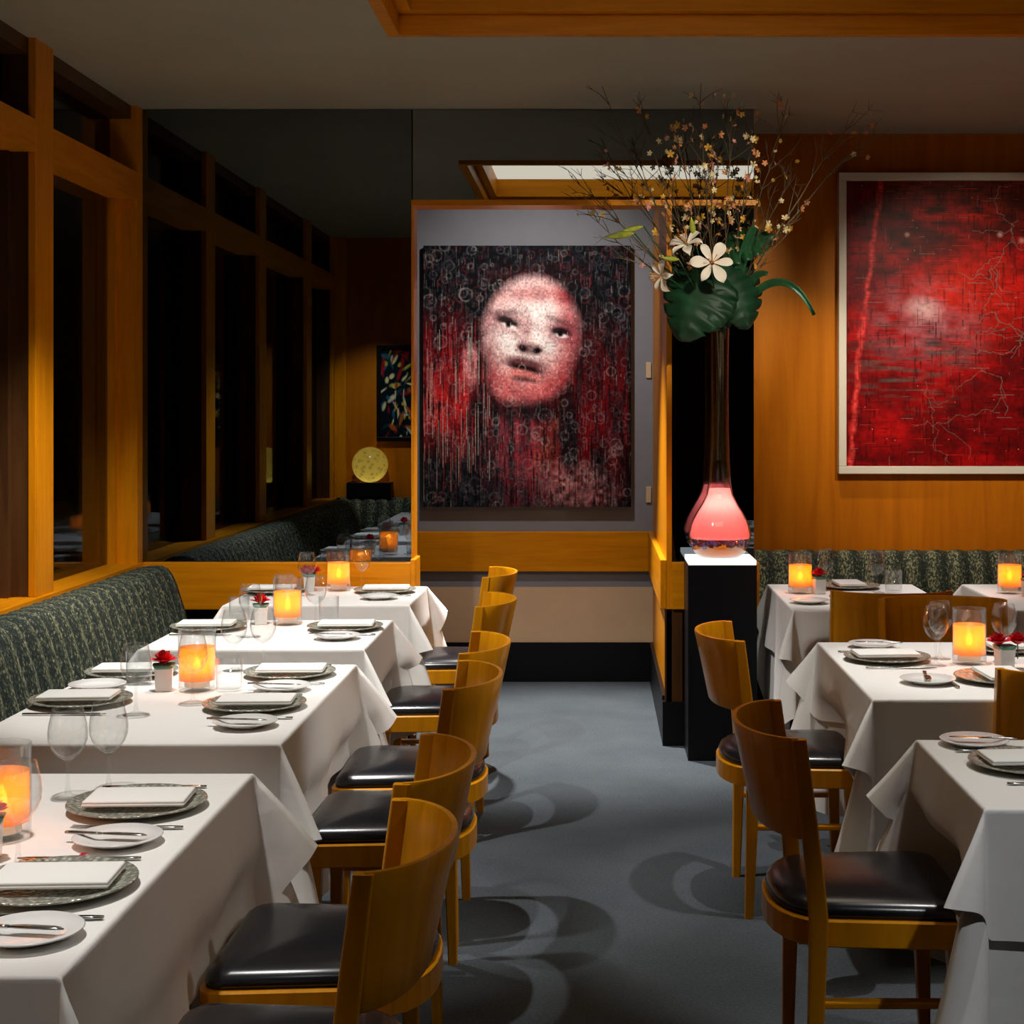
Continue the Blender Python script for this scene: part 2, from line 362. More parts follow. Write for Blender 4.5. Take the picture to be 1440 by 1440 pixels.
# partition whose face is seen in the left mirror
struct('wall_partition', box(XG, -1.25, 1.70, 1.82, 0, CZ), 'panel')
struct('trim_51', box(XG, -1.97, 1.82, 1.86, .834, CZ), 'oak_v')
# ---------------------------------------------------------------- banquettes
def banquette_back(y0, y1, ztop=.838):
    # profile (x, z) from the front bottom over the top to the rear; local x = distance from the wall
    prof = [(.30, .44), (.275, .55), (.245, .66), (.215, .755), (.195, .80), (.175, .826), (.145, ztop), (.10, ztop), (.06, .83), (.015, .80), (.01, .44)]
    n = int((y1 - y0) / .0131); rings = []
    for i in range(n + 1):
        y = y0 + (y1 - y0) * i / n
        s = abs(math.sin(PI * (y - y0) / .105)); a = .026 * (s ** .5) - .016
        e = 1 - .5 * (max(0, 1 - min(y - y0, y1 - y) / .02)) ** 2
        rings.append([(x + (a if k < 8 else 0), y, z + (a * .5 if 4 < k < 9 else 0)) for k, (x, z) in enumerate(prof)])
    return loft(rings)
t = thing('banquette', 'long green patterned channel-back banquette along the left window wall', 'banquette', (XW, 0, 0))
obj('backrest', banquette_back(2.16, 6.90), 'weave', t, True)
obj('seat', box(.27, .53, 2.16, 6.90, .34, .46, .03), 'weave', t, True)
obj('base', box(.02, .48, 2.16, 6.90, 0.0, .34), 'black', t)
t = thing('banquette', 'short dark banquette against the back partition, seen reflected in the left mirror', 'banquette', (-1.30, 1.822, 0), PI / 2)
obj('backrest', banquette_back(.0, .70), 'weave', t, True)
t.location = (-1.30, 1.822, 0)
t = thing('banquette', 'green patterned banquette along the panelled wall under the red painting', 'banquette', (.765, YW - .002, 0), -PI / 2)
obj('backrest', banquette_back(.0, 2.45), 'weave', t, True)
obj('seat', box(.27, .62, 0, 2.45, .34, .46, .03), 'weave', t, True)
obj('base', box(.02, .56, 0, 2.45, 0, .34), 'black', t)

# ---------------------------------------------------------------- tables and cloths
TZ = .74
def table(x0, x1, y0, y1, label):
    cx, cy = (x0 + x1) / 2, (y0 + y1) / 2
    t = thing('dining_table', label, 'table', (cx, cy, 0), 0, 'restaurant tables under white cloths')
    hx, hy = (x1 - x0) / 2 - .006, (y1 - y0) / 2 - .006
    obj('tabletop', box(-hx, hx, -hy, hy, .70, .73, .006), 'darkwood', t)
    obj('pedestal', lathe([(0, .02), (.035, .02), (.035, .70), (0, .70)], 16), 'black', t, True)
    b2 = bmesh.new(); add_box(b2, -.22, .22, -.04, .04, 0, .03, .008); add_box(b2, -.04, .04, -.22, .22, 0, .03, .008)
    obj('base', b2, 'black', t)
    return t
def cloth_mesh(x0, x1, y0, y1, z, D, tipd, tipo, amp, seed, dents=(), nin=22, nd=13, flare=.06):
    # D = drops (x-, x+, y-, y+)
    rnd = random.Random(seed)
    ph = [rnd.uniform(0, 6.28) for _ in range(8)]; fr = [rnd.uniform(9, 15), rnd.uniform(17, 25)]
    def samples(a, b, da, db):
        s = []
        fr_ = [0.0, .010, .025, .05] + [.05 + .95 * k / (nd - 4) for k in range(1, nd - 3)]
        da_ = [da * f for f in fr_]; db_ = [db * f for f in fr_]
        s += [a - d for d in reversed(da_[1:])] if da else []
        s += [a + (b - a) * k / nin for k in range(nin + 1)]
        s += [b + d for d in db_[1:]] if db else []
        return s
    U = samples(x0, x1, D[0], D[1]); Vv = samples(y0, y1, D[2], D[3])
    def off(a): return min(a, .006) + flare * a
    V = []
    for u in U:
        for v in Vv:
            ax = max(x0 - u, u - x1, 0); ay = max(y0 - v, v - y1, 0)
            sx = -1 if u < x0 else 1; sy = -1 if v < y0 else 1
            x = min(max(u, x0), x1); y = min(max(v, y0), y1); zz = z
            Dx = D[0] if sx < 0 else D[1]; Dy = D[2] if sy < 0 else D[3]
            na, nb = ax / max(Dx, 1e-6), ay / max(Dy, 1e-6)
            m_ = (ax * na + ay * nb) / (na + nb) if na + nb > 0 else 0
            q = min(na, nb) / max(na, nb) if max(na, nb) > 0 else 0
            if m_ == 0:
                V.append((x, y, z + .0006 * math.sin(13 * u + ph[0]) * math.sin(11 * v + ph[1]))); continue
            drop = max(0, m_ - .003) * (1 - (1 - tipd) * q ** 1.4) * (1 + .05 * math.sin(9 * u + ph[6]) * math.sin(8 * v + ph[7]))
            if ax: x += sx * off(ax)
            if ay: y += sy * off(ay)
            o = m_ * tipo * q
            x += sx * o * .7071 * (1 if ax and ay else 0); y += sy * o * .7071 * (1 if ax and ay else 0)
            if ax and ay:
                w = m_ * .10 * math.sin(PI * q)
                if na > nb: x += sx * w; y -= sy * w * .6
                else: x -= sx * w * .6; y += sy * w
            g = sstep(m_, .03, .30)
            if ax and not ay:
                e = max(0, math.sin(PI * (v - y0) / (y1 - y0))) ** .6
                x += sx * amp * g * e * (math.sin(fr[0] * v + ph[2] + 2 * ax) + .6 * math.sin(fr[1] * v + ph[3]))
            if ay and not ax:
                e = max(0, math.sin(PI * (u - x0) / (x1 - x0))) ** .6
                y += sy * amp * g * e * (math.sin(fr[0] * u + ph[4] + 2 * ay) + .6 * math.sin(fr[1] * u + ph[5]))
            for side, c, hw, dep, d0 in dents:
                if side[0] == 'x' and ax and sx == (1 if side[1] == '+' else -1):
                    wd = 1 - sstep(abs(v - c), hw, hw + .07); x -= sx * dep * sstep(drop, d0, d0 + .09) * wd
                if side[0] == 'y' and ay and sy == (1 if side[1] == '+' else -1):
                    wd = 1 - sstep(abs(u - c), hw, hw + .07); y -= sy * dep * sstep(drop, d0, d0 + .09) * wd
            V.append((x, y, z - drop))
    nV = len(Vv); F = []
    for i in range(len(U) - 1):
        for j in range(nV - 1):
            p = (i * nV + j, i * nV + j + 1, (i + 1) * nV + j + 1, (i + 1) * nV + j)
            um, vm = (U[i] + U[i + 1]) / 2, (Vv[j] + Vv[j + 1]) / 2
            if (um < x0 or um > x1) and (vm < y0 or vm > y1):      # corner flap: crease along its diagonal
                if (um < x0) == (vm < y0): F += [(p[0], p[1], p[2]), (p[0], p[2], p[3])]
                else: F += [(p[0], p[1], p[3]), (p[1], p[2], p[3])]
            else: F.append(p)
    return V, F
def dress(x0, x1, y0, y1, name, where, Do, Du, dents=(), seed=1, tips=(.62, .42), utips=(.86, .30)):
    table(x0, x1, y0, y1, where[0])
    u = obj('tablecloth', cloth_mesh(x0, x1, y0, y1, TZ - .0055, Du, utips[0], utips[1], .012, seed, dents, flare=.035), 'cloth', None, True)
    tag(u, where[1], 'tablecloth', 'long white undercloths')
    o = obj('tablecloth', cloth_mesh(x0 - .003, x1 + .003, y0 - .003, y1 + .003, TZ - .0015, Do, tips[0], tips[1], .012, seed + 50, dents, flare=.10), 'cloth', None, True)
    tag(o, where[2], 'tablecloth', 'short white top cloths')
def three(n):
    return ('pedestal dining table hidden under the cloths, ' + n, 'long white undercloth hanging below the top cloth, ' + n, 'short white top cloth with draped corners, ' + n)
T1, T2, T3, T4 = (-1.49, -.748, 2.17, 3.365), (-1.49, -.748, 3.68, 4.815), (-1.49, -.768, 5.14, 5.84), (-1.49, -.758, 6.31, 6.96)
R1, R2, R3, R4 = (.774, 1.50, 3.08, 3.71), (.762, 1.80, 4.25, 5.28), (.787, 1.42, 6.15, 7.05), (1.665, 2.32, 6.15, 7.05)
NM = {'T1': 'front left table', 'T2': 'second left table', 'T3': 'third left table', 'T4': 'rear left table',
      'R1': 'front right table', 'R2': 'middle right table', 'R3': 'rear right table', 'R4': 'picture-edge rear table'}
CH = [-.478, -.49, -.495, -.505, -.54, -.585]; CY_ = [2.55, 3.11, 4.09, 4.66, 5.72, 6.69]
def aisle_dents(i, edge):
    return [('x+', CY_[k], .235, max(0, edge - (CH[k] - .25) + .045), .15) for k in i]
dress(*T1, 'T1', three(NM['T1']), (.19, .31, .27, .29), (.24, .55, .5, .5), aisle_dents((0, 1), -.748), 3)
dress(*T2, 'T2', three(NM['T2']), (.19, .30, .30, .27), (.24, .55, .52, .5), aisle_dents((2, 3), -.748), 5)
dress(*T3, 'T3', three(NM['T3']), (.19, .27, .27, .24), (.24, .52, .5, .5), aisle_dents((4,), -.768), 8)
dress(*T4, 'T4', three(NM['T4']), (.19, .27, .27, .12), (.24, .52, .5, .13), aisle_dents((5,), -.758), 11)
dress(*R1, 'R1', three(NM['R1']), (.26, .26, .26, .26), (.56, .5, .56, .5), [('x-', 3.50, .235, .12, .13)], 14)
dress(*R2, 'R2', three(NM['R2']), (.25, .25, .26, .24), (.55, .5, .55, .5), [('x-', 4.90, .235, .13, .13), ('y-', 1.30, .235, .44, .13)], 17)
dress(*R3, 'R3', three(NM['R3']), (.25, .20, .28, .10), (.52, .4, .5, .11), [('y-', 1.135, .235, .36, .12)], 21, (.7, .2), (.92, .1))
dress(*R4, 'R4', three(NM['R4']), (.30, .26, .28, .10), (.56, .5, .5, .11), (), 24)

# ---------------------------------------------------------------- chairs
def chair():
    t = thing('dining_chair', 'x', 'chair', (0, 0, 0), 0, 'curved-back oak dining chairs')
    def plan(z, grow=0.0, n=14):        # D-shaped seat outline: front at +x, round rear
        pts = []
        for k in range(5):
            a = math.radians(-90 + 90 * k / 4) ; pts.append((.205 + (.045 + grow) * math.cos(a), -.180 - (.045 + grow) * -math.sin(a) if 0 else -.180 + (.045 + grow) * math.sin(a), z))
        for k in range(5):
            a = math.radians(90 * k / 4); pts.append((.205 + (.045 + grow) * math.cos(a), .180 + (.045 + grow) * math.sin(a), z))
        hw = .207 + grow
        for k in range(n + 1):
            a = PI / 2 + PI * k / n
            pts.append((-.045 + (.140 + grow) * math.copysign(abs(math.cos(a)) ** .85, math.cos(a)), hw * math.copysign(abs(math.sin(a)) ** .85, math.sin(a)), z))
        return pts
    obj('seat_frame', loft([plan(.388, -.006), plan(.392), plan(.443), plan(.447, -.004)]), 'chair', t)
    cr = [plan(.447, -.012)]
    for g, z in ((-.008, .458), (-.012, .470), (-.024, .480), (-.05, .488), (-.09, .4935), (-.13, .496), (-.168, .497)):
        cr.append([(x, y, z) for x, y, _ in [(px if True else 0, py, 0) for px, py, _ in plan(z, 0)]] if False else [(.02 + (x - .02) * (1 + g / .21), y * (1 + g / .21), z) for x, y, _ in plan(z, 0)])
    obj('seat_cushion', loft(cr), 'vinyl', t, True)
    def px(z): return -.092 if z < .45 else -.092 - .042 * ((z - .45) / .385) ** 1.15
    def px_leg(z): return px(z) - (.012 * (1 - z / .45) if z < .45 else 0)
    zs = [0, .12, .25, .40, .45, .52, .60, .68, .76, .832]
    for s in (-1, 1):
        rings = []
        for z in zs:
            hx = .013 + .007 * min(1, z / .42) - (.004 * max(0, (z - .5) / .33)); hy = .0115
            rings.append(rect_ring(px_leg(z), s * (.222 if z > .3 else .222 - .012 * (1 - z / .3)), z, hx, hy))
        obj('leg', loft(rings), 'chair', t)
        rings = [rect_ring(.205 + .012 * (1 - z / .40), s * (.178 + .012 * (1 - z / .40)), z, .012 + .008 * z / .4, .012 + .008 * z / .4) for z in (0, .2, .388)]
        obj('leg', loft(rings), 'chair', t)
        obj('stretcher', loft([rect_ring(0, 0, 0, .008, .014), rect_ring(0, 0, .272, .008, .014)]), 'chair', t).matrix_local = Matrix.Translation((-.08, s * .200, .27)) @ Matrix.Rotation(PI / 2, 4, 'Y')
    # curved back panel
    V = []; nu, nz = 25, 7; th = .014
    def pp(u, z, d):
        x0 = px(z) - .002; b2 = .112 * (1 - .18 * (.835 - z) / .21)
        yy = .222 * math.sin(u * PI / 2 * .93) / math.sin(PI / 2 * .93); w = (math.cos(u * PI / 2 * .93) - math.cos(PI / 2 * .93)) / (1 - math.cos(PI / 2 * .93))
        n = Vector((-1 * max(.25, w), yy / .222 * .9, 0)).normalized() * d
        return (x0 - b2 * w + n.x, yy + n.y, z)
    zl = [.622, .626, .68, .73, .78, .829, .834]
    rings = []
    for i in range(nu):
        u = -1 + 2 * i / (nu - 1)
        rings.append([pp(u, z, th / 2 * (.7 if k in (0, nz - 1) else 1)) for k, z in enumerate(zl)] + [pp(u, z, -th / 2 * (.7 if k in (0, nz - 1) else 1)) for k, z in reversed(list(enumerate(zl)))])
    o = obj('back_panel', loft(rings), 'chair', t)
    for p in o.data.polygons: p.use_smooth = True
    md = o.modifiers.new('edges', 'EDGE_SPLIT'); md.split_angle = math.radians(40)
    return t
ch0 = chair(); used = [0]
def seat_at(x, y, deg, label):
    if not used[0]: used[0] = 1; ch0.location = (x, y, 0); ch0.rotation_euler = (0, 0, math.radians(deg)); ch0['label'] = label; return ch0
    return dup(ch0, (x, y, 0), math.radians(deg), label)
ord_ = ['nearest the camera', 'second from the camera', 'third from the camera', 'fourth from the camera', 'fifth from the camera', 'farthest, next to the portrait wall']
for k in range(6):
    seat_at(CH[k], CY_[k], 180, 'curved oak chair in the left aisle row, ' + ord_[k])
seat_at(.560, 3.50, 0, 'curved oak chair with black seat at the frontmost right table, facing right')
seat_at(.565, 4.90, 0, 'curved oak chair with black seat at the aisle side of the middle right table')
seat_at(1.305, 4.315, 90, 'dark oak chair back cut by the right edge, before the middle right table')
seat_at(1.267, 5.575, -90, 'orange lit oak chair facing the camera behind the middle right table')
seat_at(1.135, 6.125, 90, 'dark brown chair seen from behind at the rear right table by the banquette')

# ---------------------------------------------------------------- tableware prototypes
protos = {}
def proto_wine():
    t = thing('wine_glass', 'x', 'wine glass')
    obj('stem', lathe([(0, .0), (.034, .0), (.0345, .0015), (.020, .004), (.006, .010), (.0036, .03), (.0034, .066), (.006, .078), (0, .080)], 20), 'glass', t, True)
    obj('bowl', lathe([(0, .077), (.010, .079), (.022, .088), (.032, .101), (.0385, .118), (.0395, .132), (.0375, .150), (.0335, .168), (.0305, .182), (.0295, .182), (.0325, .168), (.0365, .150), (.0385, .132), (.0375, .118), (.031, .103), (.021, .091), (.009, .083), (0, .081)], 28), 'glass', t, True)
    return t
def proto_tumbler():
    return obj('water_tumbler', lathe([(0, .0), (.033, .0), (.035, .004), (.0375, .095), (.0365, .0955), (.0345, .010), (.030, .008), (0, .008)], 28), 'glass', None, True)
def proto_charger():
    return obj('charger_plate', lathe([(0, .0), (.085, .0), (.095, .003), (.130, .012), (.135, .014), (.134, .0165), (.128, .0155), (.095, .007), (.08, .005), (0, .005)], 48), 'charger', None, True)
def proto_bread():
    return obj('bread_plate', lathe([(0, .0), (.045, .0), (.05, .004), (.078, .013), (.080, .0145), (.078, .016), (.05, .0075), (.042, .005), (0, .005)], 40), 'china', None, True)
def proto_napkin():
    bm = bmesh.new()
    for k, (a, b2, sh) in enumerate(((.098, .060, 0), (.0975, .0595, .0005))):
        add_box(bm, -a + sh, a - sh, -b2, b2 - sh * 2, .0050 * k, .0050 * k + .0062, .0028)
    for v in bm.verts:
        v.co.z += .003 * math.sin(22 * v.co.x + 1) * (.3 + v.co.z * 40) * .3
    o = obj('napkin', bm, 'napkin', None, True); return o
def blade(L, w, z0=.002):
    V = []; rings = []
    for k in range(9):
        f = k / 8; x = L * f
        ww = w * (1 - max(0, (f - .75) / .25) ** 2 * .85) * (.6 + .4 * min(1, f * 5))
        rings.append([(x, -ww * .3, z0), (x, ww * .7, z0 + .0004), (x, ww * .7, z0 + .0012), (x, -ww * .3, z0 + .002)])
    return loft(rings)
def handle(L, w):
    rings = []
    for k in range(8):
        f = k / 7; ww = w * (.55 + .45 * f) * (1 if k < 7 else .6); h = .0035
        rings.append([(-L * f, -ww / 2, .0012), (-L * f, ww / 2, .0012), (-L * f, ww / 2, .0012 + h), (-L * f, -ww / 2, .0012 + h)])
    return loft(rings)
def proto_knife(L=1.0, name='dinner_knife'):
    t = thing(name, 'x', 'knife')
    obj('blade', blade(.12 * L, .018), 'steel', t, True); obj('handle', handle(.095 * L, .012), 'steel', t, True)
    return t
def proto_fork():
    t = thing('dinner_fork', 'x', 'fork')
    obj('handle', handle(.13, .013), 'steel', t, True)
    parts = [loft([[(0, -.003, .002), (0, .003, .002), (0, .003, .005), (0, -.003, .005)], [(.02, -.011, .002), (.02, .011, .002), (.02, .011, .004), (.02, -.011, .004)], [(.036, -.012, .001), (.036, .012, .001), (.036, .012, .003), (.036, -.012, .003)]])]
    for s in (-.0095, -.0032, .0032, .0095):
        parts.append(loft([[(.034, s - .0018, .001), (.034, s + .0018, .001), (.034, s + .0018, .003), (.034, s - .0018, .003)], [(.078, s - .0009, .004), (.078, s + .0009, .004), (.078, s + .0009, .005), (.078, s - .0009, .005)]]))
    obj('tines', join(*parts), 'steel', t); return t
def proto_candle():
    t = thing('candle_holder', 'x', 'candle')
    obj('glass_cylinder', lathe([(0, .0), (.050, .0), (.052, .003), (.052, .172), (.050, .172), (.050, .010), (0, .010)], 36), 'glass', t, True)
    obj('frosted_liner', lathe([(.0488, .030), (.0488, .122), (.0475, .122), (.0475, .030)], 36), 'amber', t, True)
    c = obj('candle', lathe([(0, .011), (.034, .011), (.035, .014), (.035, .052), (.030, .055), (0, .052)], 24), 'wax', t, True)
    obj('flame', lathe([(0, .056), (.007, .061), (.010, .069), (.008, .080), (.003, .094), (0, .099)], 12), 'flame', t, True)
    l = bpy.data.lights.new('candle_light', 'POINT'); l.energy = 0.8; l.color = (1, 0.60, 0.24); l.shadow_soft_size = .012
    lo = bpy.data.objects.new('candle_light', l); C.objects.link(lo); lo.parent = t; lo.location = (0, 0, .098)
    return t
def proto_vase():
    t = thing('bud_vase', 'x', 'vase')
    obj('pot', loft([rect_ring(0, 0, 0, .022, .022, .003), rect_ring(0, 0, .065, .025, .025, .003), rect_ring(0, 0, .065, .022, .022, .003), rect_ring(0, 0, .012, .020, .020, .003)]), 'china', t)
    obj('leaf_collar', loft([rect_ring(0, 0, .050, .0215, .0215, .004), rect_ring(0, 0, .066, .026, .026, .006), rect_ring(0, 0, .074, .030, .028, .008), rect_ring(0, 0, .070, .012, .012, .004)]), 'ribbon', t, True)
    return t
def rose_mesh(R=.026):
    parts = []; rnd = random.Random(3)
    for ring, (nn, rad, hh, tilt) in enumerate(((3, .35, 1.05, .05), (4, .6, 1.0, .22), (5, .85, .85, .5), (6, 1.05, .62, .85))):
        for k in range(nn):
            a = 2 * PI * k / nn + ring * .7; V = []
            for i in range(6):
                f = i / 5
                for j in range(7):
                    g = (j - 3) / 3; w = (.35 + .75 * math.sin(PI * min(1, f * .75 + .18))) * (PI / nn) * 1.25
                    ang = a + g * w
                    r = R * rad * (.25 + .75 * math.sin(f * PI / 2)) * (1 + tilt * .45 * f * f) * (1 - .05 * g * g)
                    z = R * (1.35 * hh * f - tilt * .35 * f ** 3 - .10 * g * g * f) + rnd.uniform(-.0004, .0004)
                    V.append((r * math.cos(ang), r * math.sin(ang), z))
            parts.append((V, grid_faces(6, 7)))
    return join(*parts)
def proto_rose():
    t = thing('red_rose', 'x', 'rose')
    obj('petals', rose_mesh(), 'rose', t, True)
    obj('stem', tube([(0, 0, .004), (.002, 0, -.02), (0, 0, -.045)], .002, 6), 'green', t, True)
    return t
PB = {'wine': proto_wine, 'tumbler': proto_tumbler, 'charger': proto_charger, 'bread': proto_bread, 'napkin': proto_napkin, 'knife': proto_knife,
      'butter': lambda: proto_knife(.72, 'butter_knife'), 'fork': proto_fork, 'candle': proto_candle, 'vase': proto_vase, 'rose': proto_rose}
GR = {'wine': ('wine glass', 'stemmed wine glasses'), 'tumbler': ('glass', 'water tumblers'), 'charger': ('plate', 'hammered charger plates'), 'bread': ('plate', 'white bread plates'),
      'napkin': ('napkin', 'folded white napkins'), 'knife': ('knife', 'dinner knives'), 'butter': ('knife', 'butter knives'), 'fork': ('fork', 'dinner forks'),
      'candle': ('candle', 'amber candles on the tables'), 'vase': ('vase', 'small white bud vases'), 'rose': ('rose', 'red roses on the tables')}
def put(kind, x, y, z, rz, label):
    if kind not in protos:
        o = PB[kind](); protos[kind] = o
        o.location = (x, y, z); o.rotation_euler = (0, 0, rz); tag(o, label, GR[kind][0], GR[kind][1]); return o
    return dup(protos[kind], (x, y, z), rz, label, GR[kind][1])
def setting(tab, x, y, deg, who, what='cbnkuf', bread=None, glasses=(), tumblers=(), jit=0):
    a = math.radians(deg + jit); ca, sa = math.cos(a), math.sin(a)
    def W(lx, ly): return x + lx * ca - ly * sa, y + lx * sa + ly * ca
    tail = who + ' seat, ' + NM[tab]
    put('charger', x, y, TZ, a, 'hammered silver charger plate, ' + tail)
    if 'n' in what: put('napkin', *W(-.005, .0), TZ + .0165, a + PI / 2 * 0 + math.radians(3), 'folded white napkin on the charger, ' + tail)
    bx, by = bread if bread else W(-.05, .25)
    if 'b' in what: put('bread', bx, by, TZ, a, 'round white bread plate, ' + tail)
    if 'u' in what: put('butter', bx + .03 * ca - .0 * sa, by + .03 * sa, TZ + .0145, a + math.radians(172), 'butter knife across the bread plate, ' + tail)
    if 'k' in what: put('knife', *W(.0, -.165), TZ, a, 'steel dinner knife right of the charger, ' + tail)
    if 'f' in what: put('fork', *W(.0, .153), TZ, a, 'steel dinner fork left of the charger, ' + tail)
    for k, (gx, gy) in enumerate(glasses):
        put('wine', gx, gy, TZ, a, ('left ' if k == 0 and len(glasses) > 1 else 'right ' if k else '') + 'stemmed wine glass, ' + tail)
    for gx, gy in tumblers: put('tumbler', gx, gy, TZ, a, 'clear water tumbler, ' + tail)
def centre(tab, cx, cy, vx, vy, roses=((0, 0),), ry=0):
    put('candle', cx, cy, TZ, 0, 'lit candle in an amber glass cylinder on the ' + NM[tab])
    put('vase', vx, vy, TZ, math.radians(12), 'small white bud vase on the ' + NM[tab])
    for k, (dx, dy) in enumerate(roses):
        put('rose', vx + dx, vy + dy, TZ + .076, k, ('' if len(roses) == 1 else 'left ' if k == 0 else 'right ') + 'red rose in the white bud vase on the ' + NM[tab])
setting('T1', -.885, 2.555, 180, 'near aisle', bread=(-.838, 2.315), glasses=((-.985, 2.67),))
setting('T1', -.900, 3.075, 180, 'far aisle', bread=(-.862, 2.825), glasses=((-1.062, 3.15), (-1.0, 3.215)))
centre('T1', -1.085, 2.86, -1.06, 2.725)
setting('T2', -.897, 4.12, 180, 'near aisle', bread=(-.866, 3.875), glasses=((-1.075, 4.18),), tumblers=((-1.02, 4.36),))
setting('T2', -.902, 4.62, 180, 'far aisle', bread=(-.876, 4.375), glasses=((-1.085, 4.70), (-1.005, 4.735)))
setting('T2', -1.375, 4.18, 0, 'near bench side', 'cnk', glasses=((-1.18, 4.02),))
setting('T2', -1.372, 4.63, 0, 'far bench side', 'cnbk', bread=(-1.41, 4.43) if 0 else (-1.40, 4.40), tumblers=((-1.30, 4.46),))
centre('T2', -1.112, 4.37, -1.205, 4.37)
setting('T3', -.895, 5.60, 180, 'aisle', 'cnbuf', bread=(-.885, 5.36), glasses=((-1.015, 5.68),), tumblers=((-.985, 5.785),))
setting('T3', -1.385, 5.60, 0, 'bench side', 'cnk', tumblers=((-1.315, 5.78),), glasses=((-1.19, 5.40),))
centre('T3', -1.125, 5.72, -1.225, 5.73)
setting('T4', -.905, 6.74, 180, 'aisle', 'cnbf', bread=(-.90, 6.50), glasses=((-1.02, 6.83),))
setting('T4', -1.385, 6.74, 0, 'bench side', 'cnk', tumblers=((-1.31, 6.58),), glasses=((-1.22, 6.62),))
centre('T4', -1.115, 6.80, -1.24, 6.78, ((-.012, 0), (.02, .01)))
setting('R1', .955, 3.43, 0, 'aisle', bread=(.885, 3.665 - .01), glasses=((1.14, 3.38),))
setting('R2', .915, 4.905, 0, 'aisle', bread=(.915, 5.165), glasses=((1.045, 4.80), (1.085, 4.925)))
setting('R2', 1.175, 4.53, 90, 'near side', bread=(.955, 4.49), what='cnbkuf', tumblers=((1.33, 4.62),))
setting('R2', 1.33, 5.10, -90, 'far side', 'cn', bread=(1.55, 5.06), glasses=((1.27, 4.86),), tumblers=((1.21, 5.00),))
centre('R2', 1.155, 4.80 + .03, 1.235, 4.72, ((-.020, 0), (.042, .01)))
setting('R3', 1.10, 6.45, 90, 'near side', 'cnb', bread=(.870, 6.36))
setting('R3', 1.12, 6.90, -90, 'bench side', 'cn', bread=(1.30, 6.80), glasses=((1.00, 6.80), (1.21, 6.72)), tumblers=((1.285, 6.74),))
centre('R3', .878, 6.70, .955, 6.68)
setting('R4', 1.95, 6.88, -90, 'bench side', 'cn')
centre('R4', 1.775, 6.70, 1.83, 6.60)
p = obj('rose_petal', ([(0, -.008, .001), (.012, -.006, .002), (.014, .004, .003), (.002, .009, .002), (.006, 0, .0008)], [(0, 1, 4), (1, 2, 4), (2, 3, 4), (3, 0, 4)]), 'rose', None, True, (-.905, 2.745, TZ + .001))
tag(p, 'small fallen red petal on the front left tablecloth between two settings', 'petal')
# ---------------------------------------------------------------- paintings
def upnoise(rs, h, w, gh, gw):
    g = rs.rand(gh + 2, gw + 2); yy = np.linspace(0, gh, h); xx = np.linspace(0, gw, w)
    y0 = yy.astype(int); x0 = xx.astype(int); fy = (yy - y0)[:, None]; fx = (xx - x0)[None, :]
    fy = fy * fy * (3 - 2 * fy); fx = fx * fx * (3 - 2 * fx)
    a = g[y0][:, x0]; b2 = g[y0][:, x0 + 1]; c = g[y0 + 1][:, x0]; d = g[y0 + 1][:, x0 + 1]
    return (a * (1 - fx) + b2 * fx) * (1 - fy) + (c * (1 - fx) + d * fx) * fy
def ell(X, Y, cx, cy, rx, ry, rot=0, soft=.35):
    c, s = math.cos(rot), math.sin(rot); dx, dy = X - cx, Y - cy
    q = np.sqrt(((dx * c + dy * s) / rx) ** 2 + ((-dx * s + dy * c) / ry) ** 2)
    return np.clip((1 + soft - q) / (2 * soft), 0, 1)
def mix(img, col, a):
    a = a[..., None] if a.ndim == 2 else a
    return img * (1 - a) + np.array(col) * a
def lin(rgb):
    r = np.array(rgb, float) / 255; return np.where(r < .04045, r / 12.92, ((r + .055) / 1.055) ** 2.4)
def rings(img, rs, n, cols, rlo, rhi, X, Y, asp, xr=(0, 1), yr=(0, 1), al=.6):
    H, W = X.shape
    for _ in range(n):
        cx, cy, r = rs.uniform(*xr), rs.uniform(*yr), rs.uniform(rlo, rhi)
        i0, i1 = max(0, int((cy - 1.4 * r / asp) * H)), min(H, int((cy + 1.4 * r / asp) * H) + 2); j0, j1 = max(0, int((cx - 1.4 * r) * W)), min(W, int((cx + 1.4 * r) * W) + 2)
        if i1 <= i0 or j1 <= j0: continue
        d = np.sqrt((X[i0:i1, j0:j1] - cx) ** 2 + ((Y[i0:i1, j0:j1] - cy) * asp) ** 2)
        a = np.clip(1 - np.abs(d - r) / .0055, 0, 1) * al * rs.uniform(.4, 1)
        img[i0:i1, j0:j1] = mix(img[i0:i1, j0:j1], cols[rs.randint(len(cols))], a)
def dashes(img, rs, n, cols, L, w, xr=(0, 1), yr=(0, 1), al=.6):
    H, W = img.shape[:2]
    for _ in range(n):
        x, y = rs.uniform(*xr), rs.uniform(*yr); l = rs.uniform(*L); ww = max(1, int(rs.uniform(*w) * W + .5))
        i, j = int(y * H), int(x * W); i1 = min(H, i + max(1, int(l * H)))
        a = al * rs.uniform(.3, 1); c = cols[rs.randint(len(cols))]
        img[i:i1, j:j + ww] = img[i:i1, j:j + ww] * (1 - a) + np.array(c) * a
